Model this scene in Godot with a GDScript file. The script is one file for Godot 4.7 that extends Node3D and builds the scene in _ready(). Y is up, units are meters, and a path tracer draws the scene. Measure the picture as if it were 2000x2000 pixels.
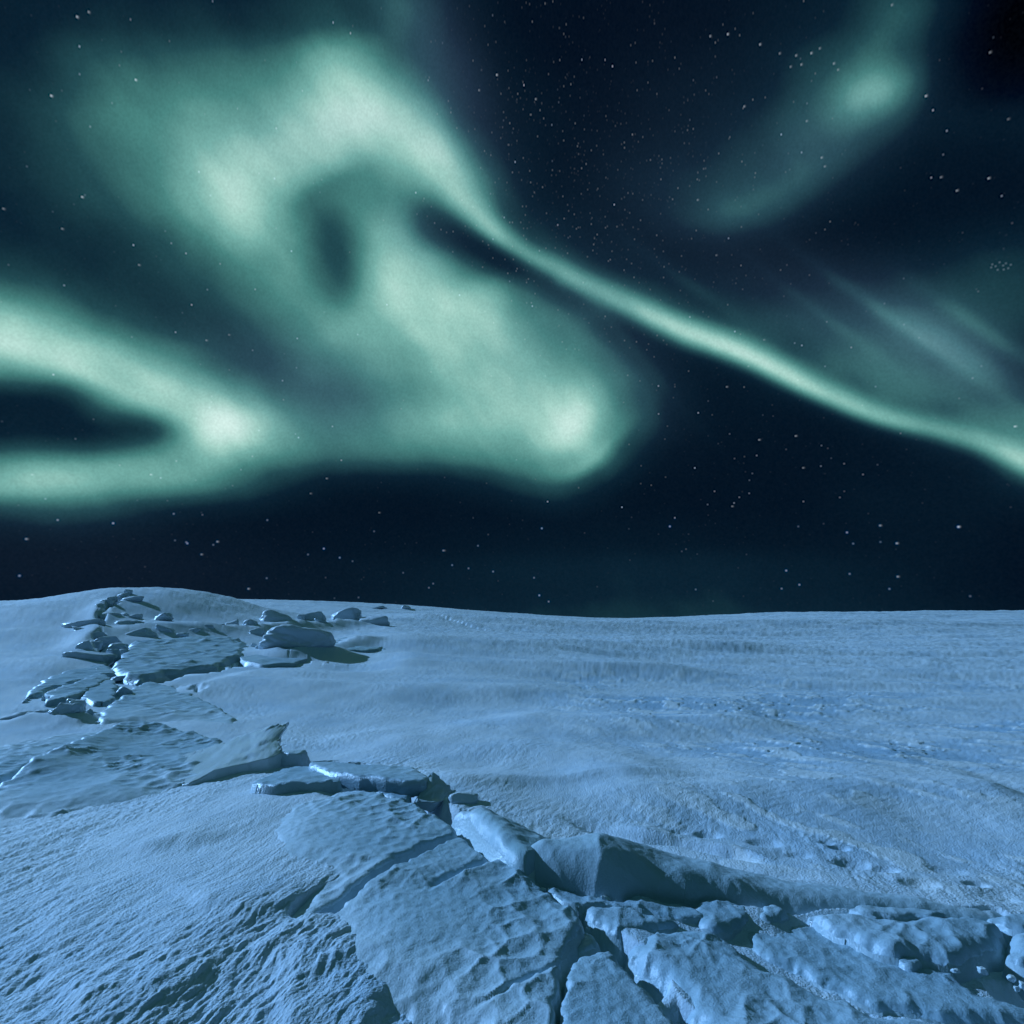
extends Node3D
# A field of broken lake ice and wind-blown snow under the northern lights, lit by a low moon from the left.

var noise_a := FastNoiseLite.new()      # soft rolling noise
var noise_b := FastNoiseLite.new()      # fine noise
var noise_c := FastNoiseLite.new()      # ridged fractal
var noise_s := FastNoiseLite.new()      # rough, many-layered noise
var cell_n := FastNoiseLite.new()       # scallops
var rim_n := FastNoiseLite.new()        # their rims
var glen := PackedFloat32Array()        # ground profile, every half metre of depth
var snow_mat: StandardMaterial3D
var ice_mat: StandardMaterial3D
var edge_mat: StandardMaterial3D
var clear_mat: StandardMaterial3D
var zones: Array = []                   # fields that hold the broken zones, where the snow lies low under the plates
var names := {}

const MOUNDS := [[-1.3, 6.2, 0.2, 1.6, 2.2], [-20, 35, 1.75, 13, 14], [-17.6, 33, 1.15, 3.6, 5], [-26, 34, 0.5, 8, 6], [-55, 80, 1.2, 30, 30], [-30, 105, 1.1, 20, 25], [16, 110, -1, 14, 30], [-75, 80, 0.6, 30, 40], [90, 110, 0.5, 40, 30]]


func _ready() -> void:
	setup_noise()
	setup_view()
	setup_materials()
	ground_profile()
	broken_zones()
	snow_field()
	ice_plates()
	ice_blocks()


# ---------------------------------------------------------------- camera, sky, moonlight, exposure
func setup_view() -> void:
	var cam := Camera3D.new()
	cam.name = "camera"
	cam.fov = 75.0
	cam.near = 0.05
	cam.far = 1200.0
	cam.position = Vector3(0, 1.65, 0)
	cam.rotation = Vector3(atan(250.0 / 1303.225), 0, 0)
	add_child(cam)
	var moon := DirectionalLight3D.new()
	moon.name = "moonlight"
	moon.light_color = Color(0.565, 0.77, 1.0)
	moon.light_energy = 1.3
	moon.light_angular_distance = 1.0
	moon.shadow_enabled = true
	add_child(moon)
	var az := deg_to_rad(-63.0)
	var el := deg_to_rad(25.0)
	moon.look_at_from_position(Vector3(sin(az) * cos(el), sin(el), -cos(az) * cos(el)) * 100.0, Vector3.ZERO)
	var env := Environment.new()
	env.background_mode = Environment.BG_SKY
	env.tonemap_mode = Environment.TONE_MAPPER_LINEAR
	env.tonemap_exposure = 1.0
	env.ssao_enabled = true
	env.ssil_enabled = true
	env.sdfgi_enabled = true
	var sky_material := PanoramaSkyMaterial.new()
	sky_material.panorama = aurora_sky()
	var sky := Sky.new()
	sky.sky_material = sky_material
	env.sky = sky
	env.background_energy_multiplier = 1.0
	env.sky_rotation = Vector3(0, PI, 0)      # the middle of the panorama lies ahead
	var world := WorldEnvironment.new()
	world.name = "night_air"
	world.environment = env
	add_child(world)


# The sky is painted on a stereographic chart (degrees) about azimuth 0, elevation 20.
const SW := 2048
const SH := 1024
var glow := PackedFloat32Array()
var weight := PackedFloat32Array()
var veil := PackedFloat32Array()
var chx := PackedFloat32Array()
var chy := PackedFloat32Array()
const S_LEFT := 640      # the part of the panorama that the chart covers finely
const S_RIGHT := 1408
const S_TOP := 60
const S_BOTTOM := 540


func chart_to_pixel(c: Vector2) -> Vector2:
	var r := c.length() / 57.29578
	var th := 2.0 * atan(r * 0.5)
	var dirx := 0.0
	var diru := 0.0
	if r > 1e-6:
		dirx = sin(th) * c.x / 57.29578 / r
		diru = sin(th) * c.y / 57.29578 / r
	var f := cos(th)
	var c0 := deg_to_rad(20.0)
	var y := f * sin(c0) + diru * cos(c0)
	var fz := f * cos(c0) - diru * sin(c0)
	var az := atan2(dirx, fz)
	return Vector2((az / TAU + 0.5) * SW, (0.5 - asin(clampf(y, -1, 1)) / PI) * SH)


func stroke_box(c: Vector2, reach: float) -> Rect2i:
	var lo := Vector2(1e9, 1e9)
	var hi := Vector2(-1e9, -1e9)
	for k in 8:
		var p := chart_to_pixel(c + Vector2.from_angle(k * PI / 4) * reach * 1.09)
		lo = lo.min(p)
		hi = hi.max(p)
	var a := Vector2i(clampi(int(lo.x), S_LEFT, S_RIGHT), clampi(int(lo.y), S_TOP, S_BOTTOM))
	var b := Vector2i(clampi(int(hi.x) + 1, S_LEFT, S_RIGHT), clampi(int(hi.y) + 1, S_TOP, S_BOTTOM))
	return Rect2i(a, b - a)


func puffs(wy: float, list: Array) -> void:
	for n in range(0, list.size(), 4):
		var cx: float = list[n]
		var cy: float = list[n + 1]
		var amount: float = list[n + 2]
		var wx: float = list[n + 3]
		var k: float = 1.8 / wx
		var box := stroke_box(Vector2(cx, cy), maxf(wx, wy) * 3.0)
		for j in range(box.position.y, box.end.y):
			for i in range(box.position.x, box.end.x):
				var at := j * SW + i
				var u := (chx[at] - cx) / wx
				var v := (chy[at] - cy) / wy
				var q := u * u + v * v
				if q < 9.0:
					var g := exp(-0.5 * q) * k
					glow[at] += g * amount
					weight[at] += g


func spots(target: PackedFloat32Array, list: Array) -> void:
	for n in range(0, list.size(), 6):
		var cx: float = list[n]
		var cy: float = list[n + 1]
		var rx: float = list[n + 2]
		var ry: float = list[n + 3]
		var a: float = list[n + 4]
		var amount: float = list[n + 5]
		var ca := cos(a)
		var sa := sin(a)
		var box := stroke_box(Vector2(cx, cy), maxf(rx, ry) * 3.0)
		for j in range(box.position.y, box.end.y):
			for i in range(box.position.x, box.end.x):
				var at := j * SW + i
				var dx := chx[at] - cx
				var dy := chy[at] - cy
				var u := (dx * ca + dy * sa) / rx
				var v := (dy * ca - dx * sa) / ry
				var q := u * u + v * v
				if q < 9.0:
					target[at] += exp(-0.5 * q) * amount


func ribbon(rays: float, list: Array) -> void:
	var pts: Array = []
	var n := list.size() / 6
	for k in n:
		pts.append([list[k * 6], list[k * 6 + 1], list[k * 6 + 2], list[k * 6 + 3], list[k * 6 + 4], list[k * 6 + 5]])
	var fine: Array = []
	for k in n - 1:
		var p0: Array = pts[maxi(k - 1, 0)]
		var p1: Array = pts[k]
		var p2: Array = pts[k + 1]
		var p3: Array = pts[mini(k + 2, n - 1)]
		for s in 8:
			var t := s / 8.0
			var row: Array = []
			for c in 6:
				row.append(0.5 * (2.0 * p1[c] + (p2[c] - p0[c]) * t + (2.0 * p0[c] - 5.0 * p1[c] + 4.0 * p2[c] - p3[c]) * t * t + (3.0 * p1[c] - p0[c] - 3.0 * p2[c] + p3[c]) * t * t * t))
			fine.append(row)
	fine.append(pts[n - 1])
	var best := {}
	var share := {}
	var aim := {}
	var run := 0.0
	for k in fine.size() - 1:
		var a: Array = fine[k]
		var b: Array = fine[k + 1]
		var ax: float = a[0]
		var ay: float = a[1]
		var ex: float = b[0] - a[0]
		var ey: float = b[1] - a[1]
		var l2: float = ex * ex + ey * ey
		if l2 < 1e-9:
			continue
		var wide: float = maxf(maxf(a[2], a[3]), maxf(b[2], b[3]))
		var box := stroke_box(Vector2(ax + ex * 0.5, ay + ey * 0.5), wide * 2.6 + sqrt(l2))
		for j in range(box.position.y, box.end.y):
			for i in range(box.position.x, box.end.x):
				var at := j * SW + i
				var px := chx[at] - ax
				var py := chy[at] - ay
				var t := clampf((px * ex + py * ey) / l2, 0.0, 1.0)
				var dx := px - ex * t
				var dy := py - ey * t
				var d2 := dx * dx + dy * dy
				if best.has(at) and best[at] <= d2:
					continue
				var up := ex * py - ey * px > 0.0
				var w: float = lerpf(a[3], b[3], t) if up else lerpf(a[2], b[2], t)
				if rays > 0.0 and up:
					w *= 1.0 + rays * noise_b.get_noise_2d((run + sqrt(l2) * t) * 9.0 + sqrt(d2) * 6.0, 7.0)
				best[at] = d2
				share[at] = exp(-d2 / (w * w)) * lerpf(a[5], b[5], t)
				aim[at] = lerpf(a[4], b[4], t)
		run += sqrt(l2)
	for at in best:
		glow[at] += (aim[at] - glow[at]) * share[at]


func tone(t: float, k: int) -> float:
	var ramp: Array = TONES[k]
	var i := 0
	while i < 6 and t > STOPS[i + 1]:
		i += 1
	return lerpf(ramp[i], ramp[i + 1], clampf((t - STOPS[i]) / (STOPS[i + 1] - STOPS[i]), 0.0, 1.3))


const STOPS := [-0.12, 0.0, 0.15, 0.3, 0.5, 0.7, 0.85, 1.05]
const TONES := [[0.0003, 0.0006, 0.0033, 0.0160, 0.0648, 0.1779, 0.3515, 0.6038], [0.0009, 0.0033, 0.0160, 0.0685, 0.2307, 0.4342, 0.6308, 0.8388], [0.0024, 0.0110, 0.0319, 0.0844, 0.2159, 0.3916, 0.5583, 0.7758]]


func aurora_sky() -> ImageTexture:
	glow.resize(SW * SH)
	weight.resize(SW * SH)
	veil.resize(SW * SH)
	chx.resize(SW * SH)
	chy.resize(SW * SH)
	var c0 := deg_to_rad(20.0)
	for j in SH:
		var el := (0.5 - (j + 0.5) / SH) * PI
		var ce := cos(el)
		var y := sin(el)
		var inside := j >= S_TOP and j < S_BOTTOM
		for i in range(S_LEFT if inside else 0, S_RIGHT if inside else 0):
			var az := ((i + 0.5) / SW - 0.5) * TAU
			var x := sin(az) * ce
			var z := cos(az) * ce
			var f := z * cos(c0) + y * sin(c0)
			var u := y * cos(c0) - z * sin(c0)
			var k := 2.0 / (1.0 + maxf(f, -0.95)) * 57.29578
			chx[j * SW + i] = x * k
			chy[j * SW + i] = u * k
	# wide, weak bands all round the sky
	var fw := SW / 4
	var fh := SH / 4
	var far := Image.create(fw, fh, false, Image.FORMAT_RF)
	for j in fh:
		var el := (0.5 - (j + 0.5) / fh) * PI
		for i in fw:
			var az := ((i + 0.5) / fw - 0.5) * TAU
			var p := Vector3(sin(az) * cos(el), sin(el), -cos(az) * cos(el))
			var v := 0.0
			if el > 0.0:
				v = smoothstep(-0.5, 0.5, noise_a.get_noise_3d(p.x * 95.0 + 300.0, p.y * 150.0, p.z * 95.0)) * 0.42 * smoothstep(0.3, 0.62, el) + 0.03
			far.set_pixel(i, j, Color(v, 0, 0))
	far.resize(SW, SH, Image.INTERPOLATE_CUBIC)
	var prior := far.get_data().to_float32_array()
	for at in SW * SH:
		weight[at] = 0.02
		glow[at] = 0.02 * prior[at]
	puffs(0.98, [-35.34, 28, 0.08, 3.94, -27.42, 29.1, 0.1, 4.09, -19.01, 29.96, 0.1, 3.52, -12.93, 30.38, 0.15, 2.31, -9.25, 30.56, 0.3, 1.56, -6.26, 30.66, 0.12, 2, -0.61, 30.75, 0.02, 4.36, 12.49, 30.41, 0.02, 5.15, 21.37, 29.75, 0.05, 3.49, 27.03, 29.14, 0.22, 2.33, 30.81, 28.66, -0.03, 2.12, 35.28, 28.01, -0.12, 2.27])
	puffs(1.03, [-36.07, 25.11, 0.1, 1.87, -32.48, 25.61, 0.1, 2.09, -28.04, 26.15, 0.14, 2.24, -23.68, 26.6, 0.15, 2.13, -19.48, 26.96, 0.14, 1.92, -15.85, 27.22, 0.16, 1.5, -13.26, 27.37, 0.24, 1.25, -10.62, 27.49, 0.17, 1.21, -8.15, 27.59, 0.34, 1.18, -5.85, 27.65, 0.2, 1.19, -3.33, 27.7, 0.07, 1.32, -0.23, 27.72, 0.02, 2.46, 7.11, 27.62, 0.01, 3.53, 14.67, 27.29, 0.02, 3.11, 20.12, 26.91, 0.07, 2.17, 23.61, 26.6, 0.14, 1.71, 26.99, 26.26, 0.3, 1.59, 29.91, 25.93, 0.08, 1.39, 32.42, 25.61, -0.1, 1.61, 36.01, 25.12, -0.12, 1.87])
	puffs(1.05, [-36.57, 23, 0.12, 1.91, -32.95, 23.47, 0.13, 2.13, -28.47, 23.98, 0.26, 2.29, -24.06, 24.41, 0.28, 2.19, -19.8, 24.76, 0.26, 1.97, -16.12, 25, 0.34, 1.64, -13.11, 25.16, 0.62, 1.29, -10.81, 25.26, 0.5, 1.21, -8.88, 25.34, 0.24, 1.22, -6.54, 25.4, 0.24, 1.22, -4.18, 25.45, 0.14, 1.22, -1.42, 25.48, 0.05, 1.78, 3.32, 25.46, 0.01, 3, 11.12, 25.25, 0.02, 3.42, 17.53, 24.91, 0.06, 2.71, 22.24, 24.57, 0.2, 1.94, 25.37, 24.29, 0.3, 1.47, 28.07, 24.02, 0.18, 1.36, 30.68, 23.73, 0, 1.5, 33.82, 23.36, -0.1, 1.55, 36.51, 23, -0.08, 1.43])
	puffs(1.07, [-36.93, 21.44, 0.13, 1.93, -33.29, 21.89, 0.15, 2, -29.44, 22.31, 0.3, 1.98, -25.72, 22.67, 0.38, 1.94, -21.84, 22.99, 0.4, 1.8, -18.55, 23.22, 0.44, 1.56, -15.55, 23.4, 0.58, 1.39, -12.88, 23.53, 0.72, 1.23, -10.55, 23.63, 0.74, 1.24, -8.2, 23.71, 0.5, 1.24, -6.22, 23.76, 0.24, 1.25, -3.83, 23.8, 0.15, 1.25, -1.04, 23.82, 0.06, 2.2, 5.35, 23.77, 0.02, 3.91, 15.1, 23.43, 0.05, 3.44, 19.59, 23.15, 0.12, 1.92, 22.85, 22.91, 0.28, 1.53, 25.65, 22.68, 0.52, 1.23, 27.7, 22.48, 0.4, 1.14, 30.03, 22.25, 0.08, 1.54, 33.54, 21.86, -0.02, 1.83, 36.87, 21.45, -0.02, 1.77])
	puffs(1.1, [-37.34, 19.53, 0.14, 1.96, -33.68, 19.95, 0.16, 2.03, -29.8, 20.34, 0.34, 2.01, -26.05, 20.68, 0.43, 1.98, -22.13, 20.98, 0.48, 1.75, -19.18, 21.18, 0.52, 1.5, -16.15, 21.35, 0.68, 1.52, -13.06, 21.49, 0.78, 1.44, -10.3, 21.6, 0.86, 1.27, -7.91, 21.67, 0.74, 1.27, -5.91, 21.71, 0.46, 1.28, -3.49, 21.75, 0.14, 1.28, -0.65, 21.76, 0.06, 2.65, 7.43, 21.68, 0.02, 3.6, 14.15, 21.44, 0.06, 2.68, 18.36, 21.23, 0.14, 1.88, 21.7, 21.01, 0.3, 1.57, 24.58, 20.8, 0.4, 1.36, 27.02, 20.59, 0.28, 1.25, 29.4, 20.38, 0.1, 1.84, 33.93, 19.92, 0.08, 2.11, 37.28, 19.53, 0.08, 1.8])
	puffs(1.13, [-37.78, 17.39, 0.14, 1.99, -34.09, 17.78, 0.15, 2.07, -30.18, 18.14, 0.29, 2.05, -26.4, 18.45, 0.39, 1.93, -22.81, 18.7, 0.58, 1.69, -19.83, 18.89, 0.7, 1.53, -16.78, 19.05, 0.72, 1.55, -13.65, 19.19, 0.68, 1.47, -10.86, 19.28, 0.62, 1.3, -8.44, 19.35, 0.7, 1.3, -6.2, 19.4, 0.8, 1.31, -4.56, 19.42, 0.5, 1.31, -2.72, 19.44, 0.18, 1.31, -0.25, 19.45, 0.07, 2.01, 5.51, 19.41, 0.03, 2.61, 10.38, 19.3, 0.06, 2.38, 15.14, 19.12, 0.1, 2.05, 18.62, 18.95, 0.2, 1.63, 21.63, 18.78, 0.28, 1.51, 24.55, 18.58, 0.22, 1.49, 27.38, 18.37, 0.08, 1.91, 31.78, 18, 0.04, 2.81, 37.72, 17.4, 0.05, 3.16])
	puffs(1.16, [-38.14, 15.54, 0.13, 2.02, -34.43, 15.89, 0.14, 2.1, -30.5, 16.22, 0.26, 2.08, -26.69, 16.51, 0.4, 1.87, -23.43, 16.72, 0.66, 1.43, -21.2, 16.85, 0.78, 1.26, -18.91, 16.97, 0.76, 1.28, -16.58, 17.07, 0.6, 1.29, -14.21, 17.17, 0.46, 1.31, -11.4, 17.26, 0.36, 1.41, -8.54, 17.34, 0.48, 1.33, -6.07, 17.38, 0.66, 1.34, -4, 17.41, 0.7, 1.34, -2.13, 17.42, 0.3, 1.34, 0.17, 17.43, 0.08, 1.69, 4.75, 17.4, 0.04, 2.25, 9.28, 17.32, 0.08, 1.83, 12.12, 17.24, 0.14, 1.61, 15.72, 17.11, 0.16, 1.69, 18.84, 16.97, 0.22, 1.57, 21.87, 16.81, 0.2, 1.54, 24.82, 16.63, 0.1, 1.8, 28.72, 16.36, 0.04, 3.67, 38.08, 15.55, 0.03, 4.88])
	puffs(1.17, [-38.45, 13.82, 0.12, 2.04, -34.73, 14.14, 0.13, 2.12, -30.78, 14.44, 0.24, 2.11, -26.94, 14.69, 0.39, 1.89, -23.66, 14.89, 0.64, 1.45, -21.41, 15.01, 0.82, 1.28, -19.1, 15.11, 0.66, 1.3, -16.75, 15.21, 0.42, 1.32, -14.36, 15.3, 0.31, 1.33, -11.52, 15.39, 0.38, 1.34, -9.67, 15.43, 0.46, 1.35, -7.39, 15.48, 0.26, 1.36, -5.3, 15.51, 0.26, 1.36, -2.78, 15.53, 0.45, 1.37, -0.67, 15.54, 0.2, 1.37, 2.7, 15.53, 0.06, 2.4, 8.97, 15.45, 0.05, 2.69, 13.47, 15.33, 0.15, 2.04, 17.07, 15.2, 0.22, 1.71, 20.19, 15.07, 0.16, 1.68, 23.59, 14.89, 0.06, 2.32, 28.99, 14.56, 0.03, 4.1, 38.39, 13.82, 0.03, 4.94])
	puffs(1.18, [-38.76, 12.06, 0.12, 2.06, -35.02, 12.34, 0.13, 2.15, -31.05, 12.61, 0.14, 2.14, -27.19, 12.84, 0.25, 1.92, -23.89, 13.02, 0.42, 1.57, -21.23, 13.14, 0.64, 1.4, -18.5, 13.25, 0.52, 1.33, -16.12, 13.33, 0.42, 1.34, -14.1, 13.4, 0.26, 1.35, -12.05, 13.45, 0.4, 1.36, -9.98, 13.5, 0.62, 1.37, -7.88, 13.54, 0.46, 1.38, -5.78, 13.56, 0.17, 1.39, -2.81, 13.59, 0.13, 1.81, 1.45, 13.6, 0.2, 1.92, 4.85, 13.57, 0.08, 2.65, 11.96, 13.45, 0.04, 3.34, 18.03, 13.27, 0.06, 3.05, 23.81, 13.02, 0.03, 2.95, 29.25, 12.72, 0.04, 2.83, 34.31, 12.39, 0.07, 2.61, 38.7, 12.07, 0.1, 2.41])
	puffs(1.2, [-39.11, 9.91, 0.2, 2.09, -35.36, 10.15, 0.16, 2.08, -31.7, 10.36, 0.12, 2.16, -27.47, 10.57, 0.19, 2.14, -23.76, 10.73, 0.31, 1.9, -20.29, 10.86, 0.46, 1.64, -17.51, 10.95, 0.46, 1.45, -14.67, 11.03, 0.29, 1.38, -12.19, 11.08, 0.52, 1.43, -9.04, 11.14, 0.78, 1.5, -6.27, 11.17, 0.6, 1.41, -3.7, 11.2, 0.3, 1.42, -0.69, 11.21, 0.08, 1.85, 3.62, 11.2, 0.2, 2.17, 7.89, 11.15, 0.12, 2.69, 14.17, 11.04, 0.06, 3.16, 20.21, 10.86, 0.06, 3.07, 25.93, 10.64, 0.07, 2.96, 31.29, 10.38, 0.12, 2.64, 35.61, 10.13, 0.18, 2.17, 39.04, 9.92, 0.14, 1.91])
	puffs(1.22, [-39.43, 7.72, 0.42, 2.11, -35.67, 7.91, 0.32, 2.11, -31.99, 8.07, 0.2, 2.19, -27.74, 8.24, 0.13, 2.37, -23.23, 8.39, 0.23, 2.15, -19.71, 8.49, 0.41, 1.62, -17.08, 8.56, 0.49, 1.39, -14.41, 8.61, 0.39, 1.4, -11.9, 8.66, 0.6, 1.52, -8.49, 8.7, 0.74, 1.75, -5.04, 8.73, 0.74, 1.65, -2, 8.75, 0.66, 1.44, 0.61, 8.75, 0.38, 1.55, 4.09, 8.74, 0.1, 2.43, 10.12, 8.68, 0.2, 2.83, 15.15, 8.6, 0.14, 2.67, 20.42, 8.47, 0.12, 2.91, 26.19, 8.3, 0.16, 3, 31.58, 8.09, 0.2, 2.67, 35.93, 7.9, 0.24, 2.2, 39.37, 7.72, 0.18, 1.94])
	puffs(1.23, [-39.74, 5.49, 0.66, 1.78, -36.61, 5.6, 0.6, 1.66, -33.97, 5.69, 0.48, 1.61, -30.87, 5.78, 0.32, 1.85, -27.25, 5.88, 0.17, 2.11, -23.06, 5.98, 0.18, 2.18, -19.09, 6.06, 0.29, 1.7, -16.63, 6.1, 0.47, 1.41, -14.34, 6.14, 0.59, 1.43, -11.59, 6.17, 0.52, 1.6, -8.15, 6.2, 0.7, 1.78, -4.66, 6.22, 0.73, 1.68, -1.58, 6.23, 0.67, 1.57, 1.5, 6.23, 0.53, 1.69, 5.01, 6.22, 0.34, 1.68, 8.06, 6.2, 0.1, 2, 12.78, 6.16, 0.1, 2.96, 19.41, 6.05, 0.25, 2.98, 24.15, 5.96, 0.24, 2.37, 28.28, 5.85, 0.28, 2.2, 32.2, 5.74, 0.34, 2.12, 35.9, 5.62, 0.24, 2.13, 39.68, 5.49, 0.1, 2.13])
	puffs(1.24, [-40.03, 3.21, 0.52, 1.79, -36.88, 3.28, 0.6, 1.67, -34.23, 3.33, 0.74, 1.53, -31.47, 3.38, 0.66, 1.57, -28.58, 3.43, 0.46, 1.51, -25.96, 3.47, 0.34, 1.55, -22.87, 3.51, 0.23, 1.79, -19.26, 3.56, 0.22, 1.83, -15.95, 3.59, 0.38, 1.76, -12.55, 3.62, 0.45, 1.67, -9.53, 3.63, 0.5, 1.69, -6.03, 3.65, 0.63, 1.7, -2.93, 3.66, 0.64, 1.59, 0.18, 3.66, 0.58, 1.71, 3.73, 3.66, 0.54, 1.71, 6.82, 3.65, 0.4, 1.7, 10.31, 3.63, 0.14, 2.02, 14.6, 3.6, 0.05, 3.09, 21.99, 3.52, 0.14, 3.18, 26.64, 3.46, 0.36, 2.46, 31.04, 3.39, 0.32, 2.27, 34.84, 3.32, 0.32, 2, 38.1, 3.26, 0.12, 1.47, 39.96, 3.21, 0.1, 1.17])
	puffs(1.26, [-40.28, 0.91, 0.08, 2.17, -36.48, 0.93, 0.08, 1.8, -34.13, 0.94, 0.1, 1.36, -31.69, 0.96, 0.42, 1.39, -29.16, 0.97, 0.78, 1.52, -26.16, 0.98, 0.72, 1.77, -22.64, 1, 0.46, 2.03, -18.58, 1.01, 0.3, 2.19, -14.37, 1.02, 0.33, 2.02, -10.92, 1.03, 0.36, 1.82, -7.41, 1.03, 0.46, 1.83, -3.85, 1.04, 0.55, 1.73, -0.72, 1.04, 0.65, 1.96, 3.76, 1.04, 0.7, 1.96, 6.87, 1.03, 0.64, 1.5, 9.52, 1.03, 0.42, 1.49, 12.14, 1.02, 0.13, 1.92, 16.83, 1.01, 0.04, 3.43, 24.93, 0.99, 0.08, 3.68, 30.55, 0.96, 0.42, 2.51, 34.06, 0.94, 0.34, 1.94, 37.39, 0.93, 0.2, 1.78, 40.22, 0.91, 0.1, 1.63])
	puffs(1.28, [-40.52, -1.43, 0.08, 2.18, -36.7, -1.46, 0.08, 2.29, -32.6, -1.5, 0.07, 2.04, -29.54, -1.52, 0.08, 1.48, -27.29, -1.54, 0.34, 1.41, -24.39, -1.56, 0.96, 1.55, -21.59, -1.57, 0.82, 1.52, -18.71, -1.59, 0.46, 1.66, -15.34, -1.6, 0.36, 1.8, -11.88, -1.61, 0.42, 1.83, -8.35, -1.62, 0.55, 1.85, -4.78, -1.63, 0.62, 1.98, -0.72, -1.63, 0.64, 1.99, 2.89, -1.63, 0.72, 1.61, 5.49, -1.63, 0.98, 1.52, 7.82, -1.62, 0.7, 1.51, 10.25, -1.62, 0.32, 1.5, 12.66, -1.61, 0.08, 2.34, 19.05, -1.58, 0.04, 3.87, 27.02, -1.54, 0.04, 3.66, 32.53, -1.5, 0.1, 2.79, 36.96, -1.46, 0.5, 2.28, 40.45, -1.43, 0.4, 2])
	puffs(1.28, [-40.69, -3.39, 0.14, 2.2, -36.86, -3.48, 0.13, 2.3, -32.75, -3.56, 0.13, 2.05, -29.68, -3.62, 0.15, 1.54, -27.23, -3.66, 0.46, 1.42, -24.51, -3.7, 0.74, 1.61, -21.29, -3.74, 0.62, 1.76, -17.97, -3.78, 0.42, 1.79, -14.55, -3.82, 0.36, 1.82, -11.06, -3.84, 0.36, 1.85, -7.5, -3.86, 0.44, 2.1, -2.99, -3.88, 0.5, 2.35, 1.54, -3.88, 0.62, 2.06, 4.94, -3.87, 0.9, 1.53, 7.19, -3.86, 0.5, 1.53, 9.42, -3.85, 0.14, 1.52, 12.73, -3.83, 0.04, 2.58, 19.14, -3.77, 0.03, 5.01, 30.89, -3.6, 0.04, 4.58, 36.13, -3.49, 0.08, 2.32, 39.06, -3.43, 0.4, 1.31, 40.63, -3.39, 0.6, 1.2])
	puffs(1.29, [-40.84, -5.37, 0.64, 1.84, -37.66, -5.48, 0.64, 1.72, -34.98, -5.57, 0.7, 1.67, -31.81, -5.67, 0.7, 1.83, -28.49, -5.77, 0.68, 1.78, -25.4, -5.84, 0.54, 1.61, -22.61, -5.91, 0.34, 1.53, -19.73, -5.96, 0.18, 1.67, -16.34, -6.02, 0.07, 2.05, -11.99, -6.08, 0.05, 2.32, -7.53, -6.12, 0.06, 2.35, -3.01, -6.14, 0.12, 2.37, 1.55, -6.14, 0.26, 1.89, 4.28, -6.14, 0.3, 1.54, 6.54, -6.13, 0.12, 1.65, 10.58, -6.09, 0.03, 4.54, 23.33, -5.89, 0.03, 5.45, 31.01, -5.7, 0.05, 3.58, 36.27, -5.53, 0.06, 2.42, 39.53, -5.42, 0.14, 1.87])
	puffs(1.26, [-40.97, -7.36, 0.18, 1.84, -37.78, -7.52, 0.2, 1.72, -35.1, -7.64, 0.22, 1.68, -31.92, -7.78, 0.18, 1.84, -28.59, -7.91, 0.08, 1.89, -25.1, -8.03, 0.05, 2.16, -20.63, -8.16, 0.03, 3.46, -12.04, -8.34, 0.03, 4.66, -3.02, -8.42, 0.03, 4.16, 3.84, -8.42, 0.04, 4.15, 12.83, -8.32, 0.03, 5.22, 23.42, -8.08, 0.03, 4.71, 30.38, -7.84, 0.07, 3.1, 34.68, -7.66, 0.06, 2.68, 39.66, -7.42, 0.04, 2.81])
	puffs(1.26, [-41.1, -9.75, 0.03, 2.96, -35.9, -10.09, 0.03, 3.54, -28.68, -10.48, 0.03, 5.27, -16.46, -10.95, 0.03, 6.88, -3.03, -11.17, 0.05, 7.15, 10.65, -11.08, 0.06, 7.04, 23.5, -10.71, 0.04, 6.04, 33.03, -10.26, 0.06, 4.56, 39.78, -9.84, 0.02, 3.76])
	puffs(1.27, [-41.22, -12.95, 0.03, 2.97, -36, -13.4, 0.03, 3.55, -28.77, -13.93, 0.03, 5.28, -16.51, -14.55, 0.04, 6.88, -3.04, -14.84, 0.1, 7.16, 10.68, -14.72, 0.14, 5.87, 19.42, -14.43, 0.12, 4.52, 27.54, -14, 0.08, 4.27, 34.9, -13.49, 0.05, 3.49, 39.9, -13.07, 0.02, 2.82])
	puffs(1.26, [-41.3, -16.55, 0.04, 2.97, -36.06, -17.13, 0.05, 3.54, -28.81, -17.79, 0.06, 5.27, -16.53, -18.57, 0.08, 6.86, -3.04, -18.95, 0.14, 7.13, 10.7, -18.8, 0.17, 5.85, 19.44, -18.43, 0.15, 4.51, 27.58, -17.89, 0.12, 4.26, 34.95, -17.24, 0.08, 3.48, 39.97, -16.71, 0.04, 2.82])
	for j in range(S_TOP, S_BOTTOM):
		for i in range(S_LEFT, S_RIGHT):
			var at := j * SW + i
			glow[at] = glow[at] / weight[at] * 1.2
	for at in SW * SH:
		if weight[at] <= 0.0201:
			glow[at] = prior[at]
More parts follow.
